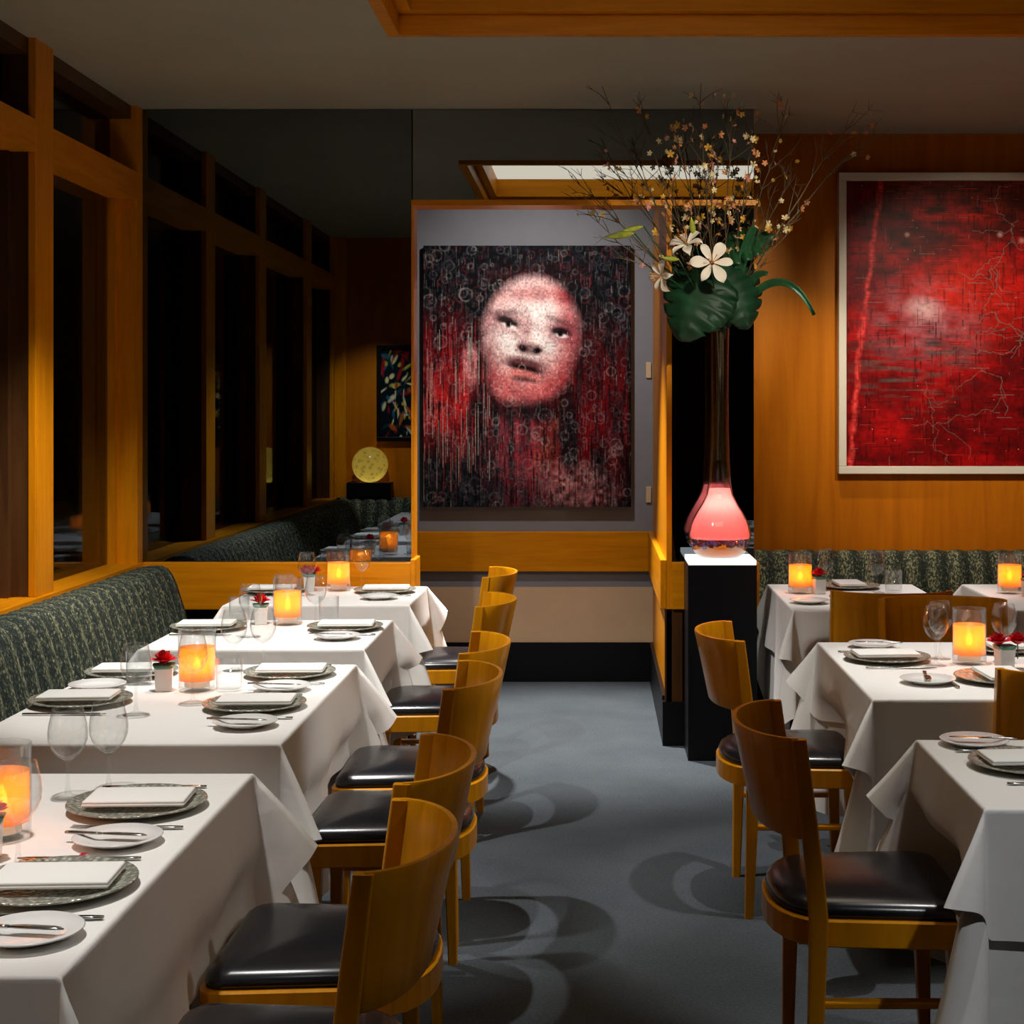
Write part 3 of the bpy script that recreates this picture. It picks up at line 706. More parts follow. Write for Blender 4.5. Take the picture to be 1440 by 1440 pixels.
def portrait_colours(W, H):
    rs = np.random.RandomState(4)
    x = (np.arange(W) + .5) / W; y = (np.arange(H) + .5) / H; X, Y = np.meshgrid(x, y); asp = 1.25
    n1 = upnoise(rs, H, W, 26, 20); n2 = upnoise(rs, H, W, 70, 56); n3 = upnoise(rs, H, W, 6, 40); n4 = upnoise(rs, H, W, 5, 4)
    blk, gry, red, dred, ros, pale, pnk = [lin(c) for c in ((16, 17, 22), (62, 64, 72), (176, 26, 38), (92, 14, 20), (196, 70, 86), (255, 238, 232), (232, 160, 160))]
    img = np.zeros((H, W, 3)) + blk
    img = mix(img, gry, np.clip(n2 * 1.2 - .6, 0, .6))
    # red fields either side, streaked downwards
    L = ell(X, Y, .08, .54, .20, .24, 0, .45); img = mix(img, red, L * np.clip(n3 * 1.1 - .1, 0, 1) * .85)
    L = ell(X, Y, .13, .62, .14, .15, 0, .5); img = mix(img, lin((214, 52, 52)), L * n1 * .9)
    L = ell(X, Y, .85, .66, .17, .27, .08, .45); img = mix(img, lin((140, 16, 26)), L * np.clip(n3 * 1.1 - .1, 0, 1) * .85)
    L = ell(X, Y, .80, .44, .16, .16, 0, .5); img = mix(img, dred, L * n1 * .6)
    L = ell(X, Y, .52, .12, .22, .05, 0, .5); img = mix(img, dred, L * n2 * .6)
    # neck and shoulder, streaked
    L = ell(X, Y, .47, .78, .17, .24, 0, .4); img = mix(img, ros, L * np.clip(n3 * 1.1 - .1, 0, 1) * .75); img = mix(img, gry, L * np.clip(n2 - .3, 0, 1) * .8)
    L = ell(X, Y, .74, .92, .16, .08, .2, .5); img = mix(img, pnk, L * n2 * .75)
    L = ell(X, Y, .60, .74, .06, .14, .1, .5); img = mix(img, lin((150, 62, 40)), L * n1 * .8)
    for cx, cy, rx, ry in ((.265, .70, .05, .16), (.70, .74, .045, .13)): img = mix(img, lin((18, 24, 34)), ell(X, Y, cx, cy, rx, ry, 0, .3) * .88)
    L = ell(X, Y, .25, .92, .28, .16, 0, .5); img = mix(img, lin((46, 50, 56)), L * (.4 + .6 * n2) * .8)
    # ear
    img = mix(img, pnk, ell(X, Y, .228, .450, .034, .075, -.1, .3) * .8); img = mix(img, dred, ell(X, Y, .232, .455, .016, .045, -.1, .4) * .6)
    # head: an oval tilted back
    head = np.maximum(ell(X, Y, .520, .345, .235, .225, -.10, .10), ell(X, Y, .510, .470, .205, .140, -.15, .12))
    skin = mix(np.zeros((H, W, 3)) + pnk, pale, np.clip(1.1 * ell(X, Y, .50, .235, .20, .12, 0, .6) + .85 * ell(X, Y, .39, .42, .10, .10, 0, .6) + .7 * ell(X, Y, .60, .42, .10, .09, 0, .6) + .5 * ell(X, Y, .50, .40, .045, .10, .1, .6), 0, 1))
    skin = mix(skin, red, np.clip(ell(X, Y, .36, .52, .13, .07, .4, .7) * .7 + ell(X, Y, .64, .53, .10, .08, -.5, .7) * .75 + ell(X, Y, .70, .30, .05, .16, 0, .7) * .6 + ell(X, Y, .54, .185, .24, .035, 0, .7) * .6, 0, .85))
    skin = mix(skin, lin((120, 30, 44)), np.clip(ell(X, Y, .315, .44, .045, .15, 0, .8) * .6 + ell(X, Y, .735, .42, .035, .12, 0, .8) * .6 + ell(X, Y, .55, .595, .16, .018, 0, .8) * .6, 0, .8))
    skin = mix(skin, lin((60, 22, 30)), np.clip(n2 * 1.6 - 1.12, 0, .4))
    dk = lin((26, 16, 20))
    skin = mix(skin, lin((150, 72, 84)), ell(X, Y, .408, .282, .100, .046, .22, .6) * .62); skin = mix(skin, lin((150, 72, 84)), ell(X, Y, .658, .322, .080, .044, .10, .6) * .62)
    skin = mix(skin, dk, ell(X, Y, .400, .256, .080, .010, -.05, .8) * .55); skin = mix(skin, dk, ell(X, Y, .662, .292, .070, .010, .30, .8) * .55)   # brows
    skin = mix(skin, dk, ell(X, Y, .406, .290, .060, .019, .26, .35) * .94); skin = mix(skin, dk, ell(X, Y, .660, .329, .050, .018, .12, .35) * .94)   # lids
    skin = mix(skin, pale, ell(X, Y, .414, .309, .036, .0085, .28, .4) * .95); skin = mix(skin, pale, ell(X, Y, .664, .345, .030, .008, .12, .4) * .95)
    skin = mix(skin, dk, ell(X, Y, .410, .300, .015, .013, 0, .4)); skin = mix(skin, dk, ell(X, Y, .660, .337, .014, .012, 0, .4))
    skin = mix(skin, pale, ell(X, Y, .525, .335, .020, .055, .22, .7) * .7); skin = mix(skin, pale, ell(X, Y, .520, .372, .026, .016, 0, .7) * .6)
    skin = mix(skin, lin((140, 60, 70)), ell(X, Y, .495, .345, .030, .065, .25, .6) * .45)                                              # nose side
    skin = mix(skin, lin((88, 36, 44)), ell(X, Y, .510, .395, .060, .022, .12, .5) * .8)
    skin = mix(skin, dk, ell(X, Y, .478, .392, .022, .013, .3, .4)); skin = mix(skin, dk, ell(X, Y, .548, .402, .020, .012, 0, .4))
    skin = mix(skin, lin((96, 26, 38)), ell(X, Y, .488, .455, .102, .028, .16, .4) * .92)                                                # lips
    skin = mix(skin, dk, ell(X, Y, .492, .470, .078, .012, .20, .4) * .95)
    skin = mix(skin, lin((216, 130, 124)), ell(X, Y, .480, .492, .072, .016, .16, .45) * .9)
    skin = mix(skin, lin((70, 26, 30)), ell(X, Y, .485, .512, .060, .010, .12, .6) * .75)
    img = img * (1 - head[..., None]) + skin * head[..., None]
    # hair edge and shade under the chin
    img = mix(img, blk, ell(X, Y, .50, .635, .20, .035, 0, .5) * .8)
    cols = [lin(c) for c in ((140, 142, 146), (96, 100, 108), (180, 176, 170), (110, 90, 88), (150, 60, 64))]
    out = 1 - head
    i2 = img.copy(); rings(i2, rs, 900, cols, .006, .026, X, Y, asp, al=.34); rings(i2, rs, 60, cols, .02, .034, X, Y, asp, al=.45); dashes(i2, rs, 1600, cols, (.010, .05), (.003, .006), al=.30); dashes(i2, rs, 900, [blk], (.02, .10), (.004, .010), al=.7)
    dashes(i2, rs, 120, [lin((210, 150, 140)), lin((200, 60, 60)), lin((190, 190, 180))], (.06, .2), (.003, .004), (0, .32), (.28, .8), .5)
    dashes(i2, rs, 700, [blk, dk], (.006, .03), (.004, .008), al=.6)
    img = img * head[..., None] + i2 * out[..., None]
    i3 = img.copy(); rings(i3, rs, 90, [lin((246, 226, 220)), lin((130, 60, 70))], .008, .02, X, Y, asp, (.28, .75), (.12, .6), .25); dashes(i3, rs, 500, [lin((250, 226, 220)), lin((110, 36, 48)), lin((180, 60, 74))], (.005, .016), (.003, .006), (.28, .75), (.12, .62), .4)
    img = img * out[..., None] + i3 * head[..., None]
    # square tesserae
    img = np.clip(img, 0, 1) ** 1.22 * 1.22
    img *= (.72 + .56 * rs.rand(H // 2 + 1, W // 2 + 1).repeat(2, 0).repeat(2, 1)[:H, :W])[..., None]
    return np.clip(img, 0, 1)
def red_colours(W, H):
    rs = np.random.RandomState(9); x = (np.arange(W) + .5) / W; y = (np.arange(H) + .5) / H; X, Y = np.meshgrid(x, y)
    n1 = upnoise(rs, H, W, 8, 7); n2 = upnoise(rs, H, W, 40, 26); n3 = upnoise(rs, H, W, 90, 14); n4 = upnoise(rs, H, W, 110, 100)
    img = np.zeros((H, W, 3)) + lin((122, 8, 12))
    img = mix(img, lin((190, 16, 16)), np.clip(n1 * 1.6 - .6, 0, 1)); img = mix(img, lin((70, 8, 10)), np.clip(n2 * 1.3 - .55, 0, .9))
    img = mix(img, lin((26, 12, 12)), np.clip(n3 * 1.4 - .80, 0, .9) * np.clip(1.3 - Y, 0, 1))
    top = np.clip(1 - Y / .22, 0, 1); img = mix(img, lin((92, 44, 10)), top * .55)
    img = mix(img, lin((20, 14, 10)), ell(X, Y, .28, .20, .20, .12, .1, .7) * n2 * 1.0)
    img = mix(img, lin((20, 14, 10)), ell(X, Y, .65, .10, .40, .07, 0, .8) * n2 * .8)
    img = mix(img, lin((214, 40, 14)), ell(X, Y, .38, .42, .14, .14, 0, .8) * n1 * .9)
    img = mix(img, lin((204, 120, 130)), ell(X, Y, .255, .50, .125, .095, .3, .9) * np.clip(n2 * 1.5 - .1, 0, 1) * .8)
    img = mix(img, lin((226, 190, 190)), ell(X, Y, .255, .450, .040, .028, .3, .9) * .75)
    img = mix(img, lin((64, 48, 56)), ell(X, Y, .30, .57, .12, .07, 0, .8) * np.clip(n3 * 1.6 - .6, 0, 1))
    img = mix(img, lin((90, 90, 84)), ell(X, Y, .20, .66, .14, .10, 0, .8) * np.clip(n3 * 1.8 - .9, 0, 1))
    # bright vertical drips
    for x0, x1, ya, yb, w in ((.115, .055, 0, .55, .012), (.055, .015, .5, 1, .012), (.66, .61, .56, 1, .022)):
        cx = x0 + (x1 - x0) * np.clip((Y - ya) / (yb - ya), 0, 1) + .012 * (n2 - .5)
        a = np.clip(1 - np.abs(X - cx) / w, 0, 1) * ((Y >= ya) & (Y <= yb)); img = mix(img, lin((238, 70, 66)), a * (.35 + .65 * n4))
    # scratches along and across
    dk = [lin((24, 10, 12)), lin((60, 6, 10)), lin((14, 10, 12))]; lt = [lin((150, 60, 56)), lin((120, 110, 104)), lin((210, 36, 26))]
    dashes(img, rs, 900, dk, (.01, .06), (.003, .006), al=.55); dashes(img, rs, 260, lt, (.008, .05), (.002, .004), al=.35)
    for _ in range(900):
        x0_, y0_ = rs.rand(), rs.rand() ** 1.1; l = rs.uniform(.01, .07); i, j = int(y0_ * H), int(x0_ * W); c_ = dk[rs.randint(3)] if rs.rand() < .72 else lt[rs.randint(3)]
        a_ = rs.uniform(.15, .6); img[i:i + 1, j:j + int(l * W)] = img[i:i + 1, j:j + int(l * W)] * (1 - a_) + c_ * a_
    # branching crack lines
    def crack(x0, y0, base, n, al, depth):
        cx, cy = x0, y0
        for _ in range(n):
            ang = base + rs.uniform(-.95, .95); L_ = rs.uniform(.012, .026); nx, ny = cx + L_ * math.cos(ang), cy + L_ * math.sin(ang)
            for f in np.linspace(0, 1, 8):
                j, i = int((cx + (nx - cx) * f) * W), int((cy + (ny - cy) * f) * H)
                if 0 <= i < H and 0 <= j < W: img[i:i + 1, j:j + 1] = img[i:i + 1, j:j + 1] * (1 - al) + lin((118, 96, 88)) * al
            cx, cy = nx, ny
            if depth and rs.rand() < .12: crack(cx, cy, base + rs.choice([-1, 1]) * rs.uniform(.7, 1.4), max(4, n // 2), al * .85, depth - 1)
    for a in ((.50, .02, 1.2, 14, .8, 1), (.56, .14, 2.0, 14, .8, 1), (.47, .30, 1.5, 9, .8, 1), (.47, .46, .75, 14, .85, 2), (.47, .46, 2.6, 9, .7, 1), (.32, .62, -.2, 14, .7, 1), (.55, .58, 2.9, 12, .7, 1), (.44, .66, 1.1, 12, .65, 1), (.58, .60, .2, 10, .7, 1), (.70, .30, 1.9, 18, .6, 2), (.86, .08, 1.8, 22, .5, 1), (.80, .60, 2.2, 16, .6, 2), (.22, .86, -.1, 18, .5, 1), (.26, .70, 1.4, 10, .5, 1)): crack(*a)
    for _ in range(40):
        j, i = rs.randint(W), rs.randint(H); img[i:i + 1, j:j + 1] = lin((190, 150, 130))
    for cx, cy, r in ((.20, .19, .006), (.50, .19, .007), (.57, .21, .007)): img = mix(img, lin((214, 150, 140)), ell(X, Y, cx, cy, r, r, 0, .9) * .8)  # pale dots: lamp reflections painted into the canvas colour
    img *= (.8 + .4 * n4)[..., None]
    return np.clip(img, 0, 1)
def abstract_colours(W, H):
    rs = np.random.RandomState(12); x = (np.arange(W) + .5) / W; y = (np.arange(H) + .5) / H; X, Y = np.meshgrid(x, y)
    img = np.zeros((H, W, 3)) + lin((14, 26, 34))
    cols = [lin(c) for c in ((226, 214, 160), (40, 100, 128), (20, 60, 70), (180, 90, 24), (150, 26, 30), (200, 196, 190), (12, 18, 26), (190, 170, 60))]
    for _ in range(150):
        img = mix(img, cols[rs.randint(8)], ell(X, Y, rs.rand(), rs.rand(), rs.uniform(.02, .10), rs.uniform(.008, .03), rs.uniform(0, 3.1), .3) * .9)
    return img
def canvas(name, w, h, fn, res, mat, parent, depth=.0):
    nx, nz = int(w * res), int(h * res); img = fn(nx, nz)
    V = [(-w / 2 + w * i / nx, 0, h / 2 - h * j / nz) for j in range(nz + 1) for i in range(nx + 1)]
    F = [(j * (nx + 1) + i, (j + 1) * (nx + 1) + i, (j + 1) * (nx + 1) + i + 1, j * (nx + 1) + i + 1) for j in range(nz) for i in range(nx)]
    me = bpy.data.meshes.new(name); me.from_pydata(V, [], F); me.update()
    at = me.color_attributes.new('paint', 'FLOAT_COLOR', 'CORNER')
    col = np.ones((nx * nz, 4, 4), dtype=np.float32); col[..., :3] = img.reshape(-1, 1, 3)
    at.data.foreach_set('color', col.ravel()); me.materials.append(M[mat])
    o = bpy.data.objects.new(name, me); C.objects.link(o); o.parent = parent; return o
pw, ph = 1.16, 1.46
t = thing('portrait_painting', 'large collage portrait of a woman gazing up, on the grey end wall', 'painting', (-.38, YP - .062, 1.714))
canvas('canvas', pw, ph, portrait_colours, 205, 'paint_matte', t)
obj('stretcher_frame', box(-pw / 2, pw / 2, .001, .060, -ph / 2, ph / 2), 'black', t)
ax0, ax1, az0, az1 = 1.20, 2.80, 1.21, 2.695
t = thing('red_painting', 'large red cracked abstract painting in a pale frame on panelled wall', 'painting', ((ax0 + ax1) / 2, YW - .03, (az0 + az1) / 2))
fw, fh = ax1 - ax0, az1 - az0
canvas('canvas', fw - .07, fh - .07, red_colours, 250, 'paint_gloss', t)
fb = bmesh.new(); e = .038
for a in ((-fw / 2, fw / 2, -.028, .029, -fh / 2, -fh / 2 + e), (-fw / 2, fw / 2, -.028, .029, fh / 2 - e, fh / 2), (-fw / 2, -fw / 2 + e, -.028, .029, -fh / 2 + e, fh / 2 - e), (fw / 2 - e, fw / 2, -.028, .029, -fh / 2 + e, fh / 2 - e)): add_box(fb, *a, .003)
obj('picture_frame', fb, 'frame_white', t)
obj('backing_board', box(-fw / 2 + .02, fw / 2 - .02, .002, .028, -fh / 2 + .02, fh / 2 - .02), 'black', t)
t = thing('abstract_painting', 'small dark abstract painting seen reflected in the left mirror', 'painting', (-1.47, 1.855, 1.66), PI)
canvas('canvas', .46, .70, abstract_colours, 150, 'paint_gloss', t)
fb = bmesh.new()
for a in ((-.26, .26, -.012, .03, -.38, -.345), (-.26, .26, -.012, .03, .345, .38), (-.26, -.225, -.012, .03, -.345, .345), (.225, .26, -.012, .03, -.345, .345)): add_box(fb, *a, .003)
obj('picture_frame', fb, 'black', t)
# globe lamp on the ledge, reflected in the mirror
t = thing('globe_lamp', 'crackled amber glass globe lamp on a black box, reflected in the left mirror', 'lamp', (-1.77, 1.94, .846))
obj('base', box(-.175, .175, -.075, .075, .0, .115, .004), 'black', t)
obj('globe', lathe([(0, .112)] + [(.14 * math.sin(PI * k / 20), .252 - .14 * math.cos(PI * k / 20)) for k in range(2, 20)] + [(0, .392)], 32), 'globe', t, True)
l = bpy.data.lights.new('globe_bulb', 'POINT'); l.energy = 3.6; l.color = (1, .72, .30); l.shadow_soft_size = .04
o = bpy.data.objects.new('globe_bulb', l); C.objects.link(o); o.parent = t; o.location = (0, 0, .19)
for z in (1.75, 1.05):
    tag(obj('door_hinge', box(.285, .315, YP - .014, YP - .001, z - .045, z + .045, .004), 'beigewall'), ('upper' if z > 1.5 else 'lower') + ' grey hinge on the wall edge right of the portrait', 'hinge', 'wall hinges')

# ---------------------------------------------------------------- pedestal, vase and flowers
PX, PY, PT = .553, 6.945, .872
t = thing('pedestal', 'tall black pedestal with a glowing white top holding the flower vase', 'pedestal', (PX, PY, 0))
obj('column', box(-.150, .150, -.15, .15, 0, PT - .022, .003), 'black', t)
obj('light_top', box(-.148, .148, -.148, .148, PT - .022, PT, .003), 'lightbox', t)
VZ = PT
t = thing('flower_vase', 'tall long-necked clear glass vase with pink gel on the black pedestal', 'vase', (PX, PY, VZ))
gp = [(0, .002), (.085, .002), (.112, .02), (.134, .06), (.140, .10), (.130, .145), (.108, .19), (.082, .232), (.060, .275), (.050, .33), (.045, .42), (.041, .55), (.039, .70), (.040, .88), (.043, 1.0), (.045, 1.03), (.042, 1.03), (.040, 1.0), (.037, .88), (.036, .55), (.041, .42)]
obj('glass_body', lathe(gp, 40), 'vaseglass', t, True)
ip = [(r - .008, z) for r, z in gp[1:8]]
obj('gel_filling', lathe([(0, .084), (.1295, .084), (.132, .10), (.122, .145), (.100, .19), (.074, .232), (.054, .272), (.046, .305), (0, .306)], 40), 'gel', t, True)
ps = bmesh.new(); rnd = random.Random(2)
parts = []
for k in range(130):
    a, r = rnd.uniform(0, 2 * PI), .120 * math.sqrt(rnd.random()); s = rnd.uniform(.007, .013)
    parts.append(lathe([(0, -s), (s * .8, -s * .6), (s, 0), (s * .8, s * .6), (0, s)], 6, (r * math.cos(a), r * math.sin(a), .066 + rnd.uniform(-.018, .022))))
po = obj('pebbles', join(*parts), 'pebble', t, True); po['kind'] = 'stuff'
obj('amber_layer', lathe([(0, .006), (.080, .006), (.104, .022), (.122, .045), (0, .046)], 32), 'amber', t, True)
l = bpy.data.lights.new('gel_fill_light', 'POINT'); l.energy = 2.3; l.color = (1, .70, .60); l.shadow_soft_size = .03  # added point light inside the gel to make it glow
o = bpy.data.objects.new('gel_fill_light', l); C.objects.link(o); o.parent = t; o.location = (0, 0, .21)
FG = 'flowers and branches in the tall vase'
F_ = 2200.0
def at(px, py, Y): return Vector(((px - 837) * Y / F_, Y, CAMZ - (py - 578) * Y / F_))
NECK = Vector((PX, PY, VZ + .93))
def curve(p0, p1, p2, n):
    return [(p0 * (1 - f) ** 2 + p1 * 2 * f * (1 - f) + p2 * f * f) for f in [k / (n - 1) for k in range(n)]]
# blossoms share one mesh per colour
def blossom_mesh(mat):
    parts = []
    for k in range(5):
        a = 2 * PI * k / 5; c, s = math.cos(a), math.sin(a)
        V = [(0, 0, 0)]
        for (r, w, z) in ((.006, .004, .003), (.012, .005, .006), (.016, .0015, .007)):
            V += [(r * c - w * s, r * s + w * c, z), (r * c + w * s, r * s - w * c, z)]
        parts.append((V, [(0, 1, 2), (1, 3, 4, 2), (3, 5, 6, 4)]))
    V, F = join(*parts); me = bpy.data.meshes.new('blossom'); me.from_pydata(V, [], F); me.materials.append(M[mat]); return me
BM = [blossom_mesh(m_) for m_ in ('blossom_peach', 'blossom_pink', 'blossom_cream', 'blossom_gold')]
rnd = random.Random(21)
def branch(tip, label, nb, mat='twig', mid=None, tw=5, r0=.0045, seed=0, spread=.16):
    rr = random.Random(seed)
    base = NECK + Vector((rr.uniform(-.015, .015), rr.uniform(-.015, .015), -.50)); tip = Vector(tip)
    neck = Vector((PX + rr.uniform(-.018, .018), PY + rr.uniform(-.018, .018), VZ + 1.03))
    mid = Vector(mid) if mid else neck + (tip - neck) * .5 + Vector((0, 0, .08))
    pts = [base, base * .3 + neck * .7] + curve(neck, mid, tip, 12)
    pts = [p + Vector((rr.uniform(-.006, .006), rr.uniform(-.004, .004), rr.uniform(-.006, .006))) * (1 if k > 3 else 0) for k, p in enumerate(pts)]
    parts = [tube(pts, [r0 * (1 - .75 * k / (len(pts) - 1)) for k in range(len(pts))], 5)]; ends = [pts[-1]]; allp = pts[5:]
    for k in range(tw):
        i = rr.randint(5, len(pts) - 2); p = pts[i]; d = (pts[i + 1] - pts[i]).normalized()
        d = (d + Vector((rr.uniform(-1, 1), rr.uniform(-.35, .35), rr.uniform(-.5, .9)))).normalized(); L = rr.uniform(.5, 1.2) * spread
        q = p + d * L; q.y = min(q.y, 7.05); q.z = min(q.z, 2.86)
        mm = p + d * L * .5 + Vector((rr.uniform(-.02, .02), rr.uniform(-.015, .015), rr.uniform(-.02, .02)))
        c = curve(p, mm, q, 5); parts.append(tube(c, [.0022, .0018, .0014, .0011, .0008], 4)); allp += c[2:]; ends.append(q)
        for _ in range(2):
            e2 = (d + Vector((rr.uniform(-1, 1), rr.uniform(-.3, .3), rr.uniform(-1, 1)))).normalized(); p2 = c[3]; q2 = p2 + e2 * rr.uniform(.03, .07); q2.y = min(q2.y, 7.06); q2.z = min(q2.z, 2.87)
            parts.append(tube([p2, (p2 + q2) / 2, q2], [.0012, .001, .0007], 4)); allp.append(q2)
    V, F = join(*parts)
    root = tag(obj('flowering_branch', ([Vector(v) - neck for v in V], F), mat, None, True, neck), label, 'branch', FG)
    for k in range(int(nb * 1.5)):
        p = Vector(rr.choice(allp)) + Vector((rr.uniform(-.02, .02), rr.uniform(-.02, .02), rr.uniform(-.02, .02)))
        p.y = min(p.y, 7.07); p.z = min(p.z, 2.87)
        o = bpy.data.objects.new('blossom', BM[rr.choice([0, 0, 1, 2, 2, 3])]); C.objects.link(o); o.parent = root; o.location = p - neck
        s = rr.uniform(.55, 1.25); o.scale = (s, s, s); o.rotation_euler = (rr.uniform(0, 6), rr.uniform(0, 6), rr.uniform(0, 6))
    return root
BR = [((1248, 183), 6.85, 4, 'twigpale', (1130, 250), 'long bare grey branch reaching furthest right over the red painting'),
      ((1208, 160), 6.75, 5, 'twigpale', (1120, 270), 'grey forked branch rising right toward the ceiling'),
      ((1120, 245), 6.8, 12, 'twig', (1080, 300), 'short blossoming branch leaning right of the cluster'),
      ((1108, 140), 6.6, 10, 'twig', (1075, 260), 'thin blossoming branch rising right of centre near the ceiling'),
      ((1060, 190), 6.7, 22, 'twig', (1045, 290), 'dense peach blossoming branch right of centre'),
      ((1030, 150), 6.6, 16, 'twig', (1020, 280), 'tall upright branch with cream blossoms at centre right'),
      ((1000, 205), 6.75, 24, 'twig', (1000, 300), 'dense blossoming branch standing upright at the centre'),
      ((985, 118), 6.55, 10, 'twig', (985, 260), 'tallest dark twiggy branch at the centre'),
      ((950, 180), 6.7, 18, 'twig', (970, 280), 'blossoming branch left of centre before the lit coffer reflection'),
      ((925, 250), 6.75, 20, 'twig', (950, 320), 'short dense blossoming branch left of centre'),
      ((905, 165), 6.6, 8, 'twig', (940, 290), 'dark twiggy branch rising left toward the dark mirror'),
      ((870, 230), 6.8, 9, 'twig', (920, 320), 'spreading twiggy branch left before the coffer reflection'),
      ((845, 120), 6.5, 4, 'twig', (905, 270), 'fine dark branch reaching upper left against the ceiling'),
      ((800, 245), 6.7, 5, 'twig', (890, 330), 'thin branch reaching furthest left above the portrait'),
      ((828, 300), 6.8, 4, 'twigpale', (900, 370), 'low pale twig reaching left toward the portrait top'),
      ((1075, 345), 6.8, 8, 'twig', (1045, 390), 'low short twig with blossoms beside the dark green leaves')]
for k, (tp, Y, nb, mt, md, lb) in enumerate(BR):
    branch(at(*tp, Y), lb, nb, mt, at(*md, (Y + PY) / 2 - .02), 11, .0050, 100 + k)
# leaves
def big_leaf(L, Wd, notches):
    V = []; nu, nv = 60, 17
    for i in range(nu):
        f = i / (nu - 1); w = Wd * max(0, math.sin(PI * min(1, f ** .66))) ** .7
        fr_ = (f * notches) % 1.0
        for j in range(nv):
            g = (j - nv // 2) / (nv // 2); ag = abs(g)
            cut = 1 - (.45 * max(0, 1 - abs(fr_ - .5) / .16) if .12 < f < .9 else 0)
            ww = w * (min(ag, cut) if ag > .5 else ag) * (1 if g > 0 else -1)
            x = L * (f - .30 * (1 - f) ** 2 * ag + .16 * ag * ag * (1 - f))
            z = .05 * L * math.sin(f * PI) - .18 * L * f * f - .30 * Wd * ag ** 1.7 + .05 * Wd * ag ** .5 + .008 * math.cos(2 * PI * (f * notches + .0)) * ag
            V.append((x, ww, z))
    return V, grid_faces(nu, nv)
def orient(pos, dir_, up, scale=1):
    x = Vector(dir_).normalized(); z = Vector(up); z = (z - x * z.dot(x)).normalized(); y = z.cross(x)
    m_ = Matrix((x, y, z)).transposed().to_4x4(); m_.translation = pos; return m_ @ Matrix.Scale(scale, 4)
TOP = Vector((PX, PY, VZ + 1.02))
def leaf(name, mesh, mat, pos, d, up, label, cat='leaf'):
    t = thing(name, label, cat, (0, 0, 0), 0, FG)
    o = obj('blade', mesh, mat, t, True); mw = orient(Vector(pos), d, up); t.matrix_world = mw
    md = o.modifiers.new('thick', 'SOLIDIFY'); md.thickness = .0015
    loc = mw.inverted() @ TOP; l0 = mw.inverted() @ (TOP + Vector((0, 0, -.15)))
    obj('stalk', tube([l0, loc] + curve(loc, loc * .5 + Vector((0, 0, .02)), Vector((0, 0, 0)), 5), .0035, 6), 'green', t, True)
    return t
leaf('monstera_leaf', big_leaf(.31, .165, 6), 'monstera', at(1000, 385, 6.80), (-.45, -.25, -.80), (-.25, -1, .15), 'large dark green split leaf hanging over the vase neck at left')
leaf('monstera_leaf', big_leaf(.27, .13, 6), 'monstera', at(1022, 378, 6.83), (.35, -.22, -.80), (.3, -1, .1), 'dark green split leaf hanging over the vase neck at right')
leaf('monstera_leaf', big_leaf(.22, .11, 5), 'green', at(1020, 350, 6.88), (.75, -.25, .30), (.0, -.8, .7), 'dark green leaf pointing right above the hanging leaves')
leaf('monstera_leaf', big_leaf(.20, .10, 5), 'monstera', at(1005, 400, 6.78), (-.05, -.3, -.9), (0, -1, .1), 'middle dark green leaf hanging straight down the vase neck')
def strap(p0, p1, p2, w, n=18):
    c = curve(Vector(p0), Vector(p1), Vector(p2), n); V = []
    for i, p in enumerate(c):
        f = i / (n - 1); d = (c[min(i + 1, n - 1)] - c[max(i - 1, 0)]).normalized(); s = Vector((0, -1, 0)).cross(d).normalized()
        ww = w * (.35 + .65 * math.sin(PI * min(1, f * .85 + .1)))
        for g in (-1, -.5, 0, .5, 1): V.append(p + s * ww * g + Vector((0, .010 * (1 - abs(g)), 0)))
    return V, grid_faces(n, 5)
def strap_leaf(p0, p1, p2, w, label, mat='green'):
    V, F = strap(p0, p1, p2, w); p0 = Vector(p0)
    o = obj('strap_leaf', ([Vector(v) - p0 for v in V], F), mat, None, True, p0); tag(o, label, 'leaf', FG)
    o.modifiers.new('thick', 'SOLIDIFY').thickness = .002
strap_leaf(TOP + Vector((.0, 0, -.05)), at(1095, 335, 6.78), at(1145, 443, 6.72), .017, 'long curved green leaf arching down to the right over the panelling')
strap_leaf(TOP + Vector((.01, -.01, -.05)), at(1050, 330, 6.80), at(1062, 318, 6.76), .024, 'short upright green leaf above the vase neck at right')
strap_leaf(TOP + Vector((.01, .01, -.05)), at(1050, 375, 6.85), at(1080, 385, 6.80), .020, 'small dark green leaf sticking out right beneath the arching one')
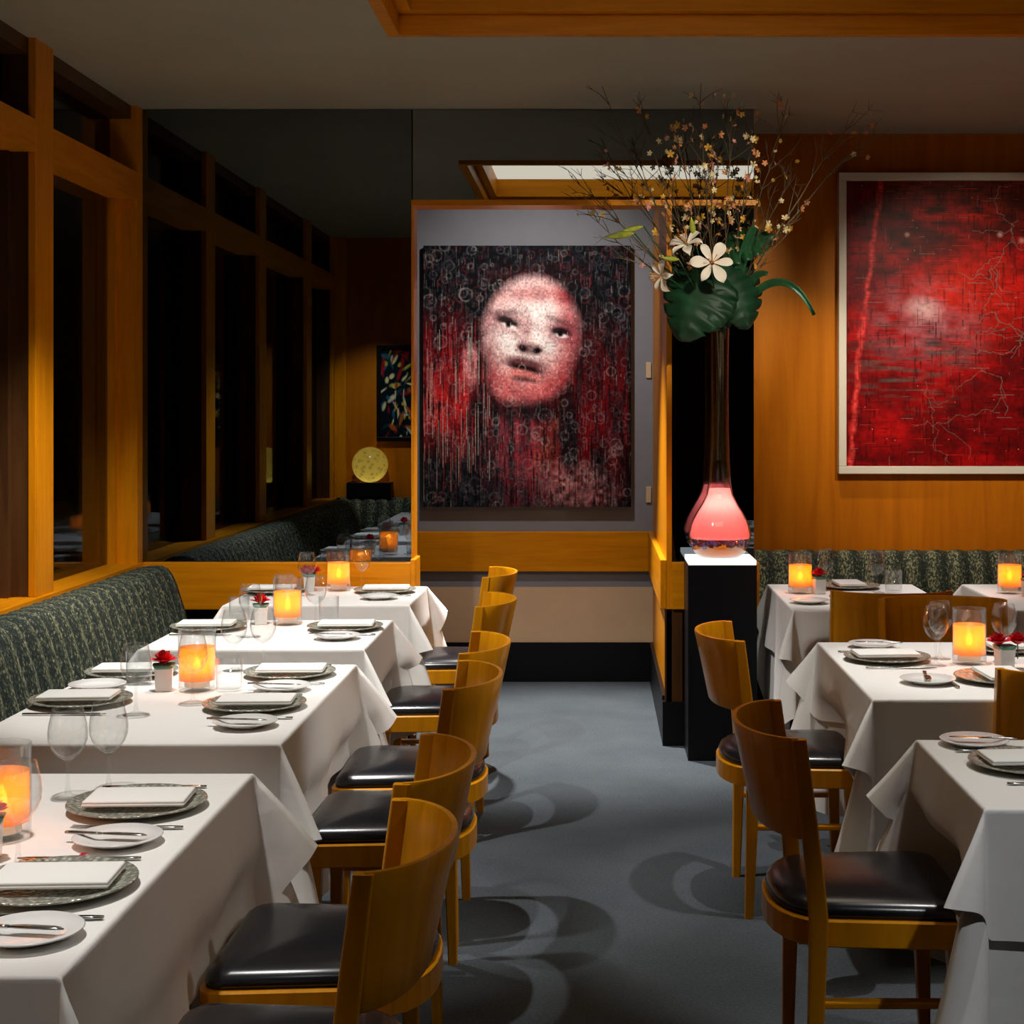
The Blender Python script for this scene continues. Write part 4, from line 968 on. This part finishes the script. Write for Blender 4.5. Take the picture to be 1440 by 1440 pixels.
def lily(pos, d, label, R=.094):
    t = thing('lily', label, 'lily', (0, 0, 0), 0, FG)
    for k in range(6):
        V = []; a = 2 * PI * k / 6; LL = R * (1 if k % 2 else .93)
        for i in range(9):
            f = i / 8; w = (.29 if k % 2 else .21) * R * max(0, math.sin(PI * min(1, f * .94 + .055))) ** 1.05 * (1 - .55 * f ** 3)
            out = LL * (.10 + .95 * math.sin(f * PI / 2 * .95)); h = LL * (.75 * f - .75 * f ** 2.6)
            for j in range(5):
                g = (j - 2) / 2; x = out; y = w * g; z = h + .12 * R * g * g * (1 - f)
                V.append((z, x * math.cos(a) - y * math.sin(a), x * math.sin(a) + y * math.cos(a)))
        obj('petal', (V, grid_faces(9, 5)), 'petal', t, True)
    parts = [tube([(0, 0, 0), (.5 * R, .10 * R * math.cos(k), .10 * R * math.sin(k)), (.8 * R, .25 * R * math.cos(k), .25 * R * math.sin(k))], [.0015, .0012, .003], 4) for k in range(6)]
    obj('stamens', join(*parts), 'stamen', t, True)
    mw = orient(Vector(pos), d, (0, 0, 1)); t.matrix_world = mw
    loc = mw.inverted() @ TOP; l0 = mw.inverted() @ (TOP + Vector((0, 0, -.12)))
    obj('stem', tube([l0, loc] + curve(loc, Vector((-.06, 0, 0)), Vector((.004, 0, 0)), 6), .003, 6), 'green', t, True)
lily(at(1001, 370, 6.62), (.05, -1, .12), 'large open white lily facing the camera above the dark leaves')
lily(at(966, 345, 6.68), (-.35, -.6, .7), 'white lily turned up left, behind the large open lily', .080)
lily(at(932, 388, 6.72), (-.75, -.55, -.15), 'white lily seen from the side at the left edge of the bouquet', .075)
def bud(p0, p1, r, label, mat='paleleaf'):
    p0, p1 = Vector(p0), Vector(p1); t = thing('lily_bud', label, 'flower bud', p0, 0, FG)
    n = 9; pts = [(p1 - p0) * (k / (n - 1)) for k in range(n)]
    obj('bud', tube(pts, [max(.001, r * math.sin(PI * (k / (n - 1)) ** .8)) for k in range(n)], 8), mat, t, True)
    obj('stem', tube([TOP + Vector((0, 0, -.10)) - p0, TOP - p0] + curve(TOP - p0, (TOP - p0) * .5 + Vector((0, 0, -.02)), Vector((0, 0, 0)), 6), .003, 6), 'green', t, True)
bud(at(892, 328, 6.70), at(848, 334, 6.64), .016, 'pale yellow-green lily bud pointing furthest left over the portrait')
bud(at(905, 318, 6.74), at(868, 328, 6.70), .013, 'second pale lily bud just above the furthest left one')
bud(at(975, 330, 6.70), at(972, 305, 6.66), .014, 'upright pale lily bud above the white lilies')
bud(at(955, 365, 6.66), at(930, 362, 6.62), .012, 'short pale bud between the left lily and the branches')
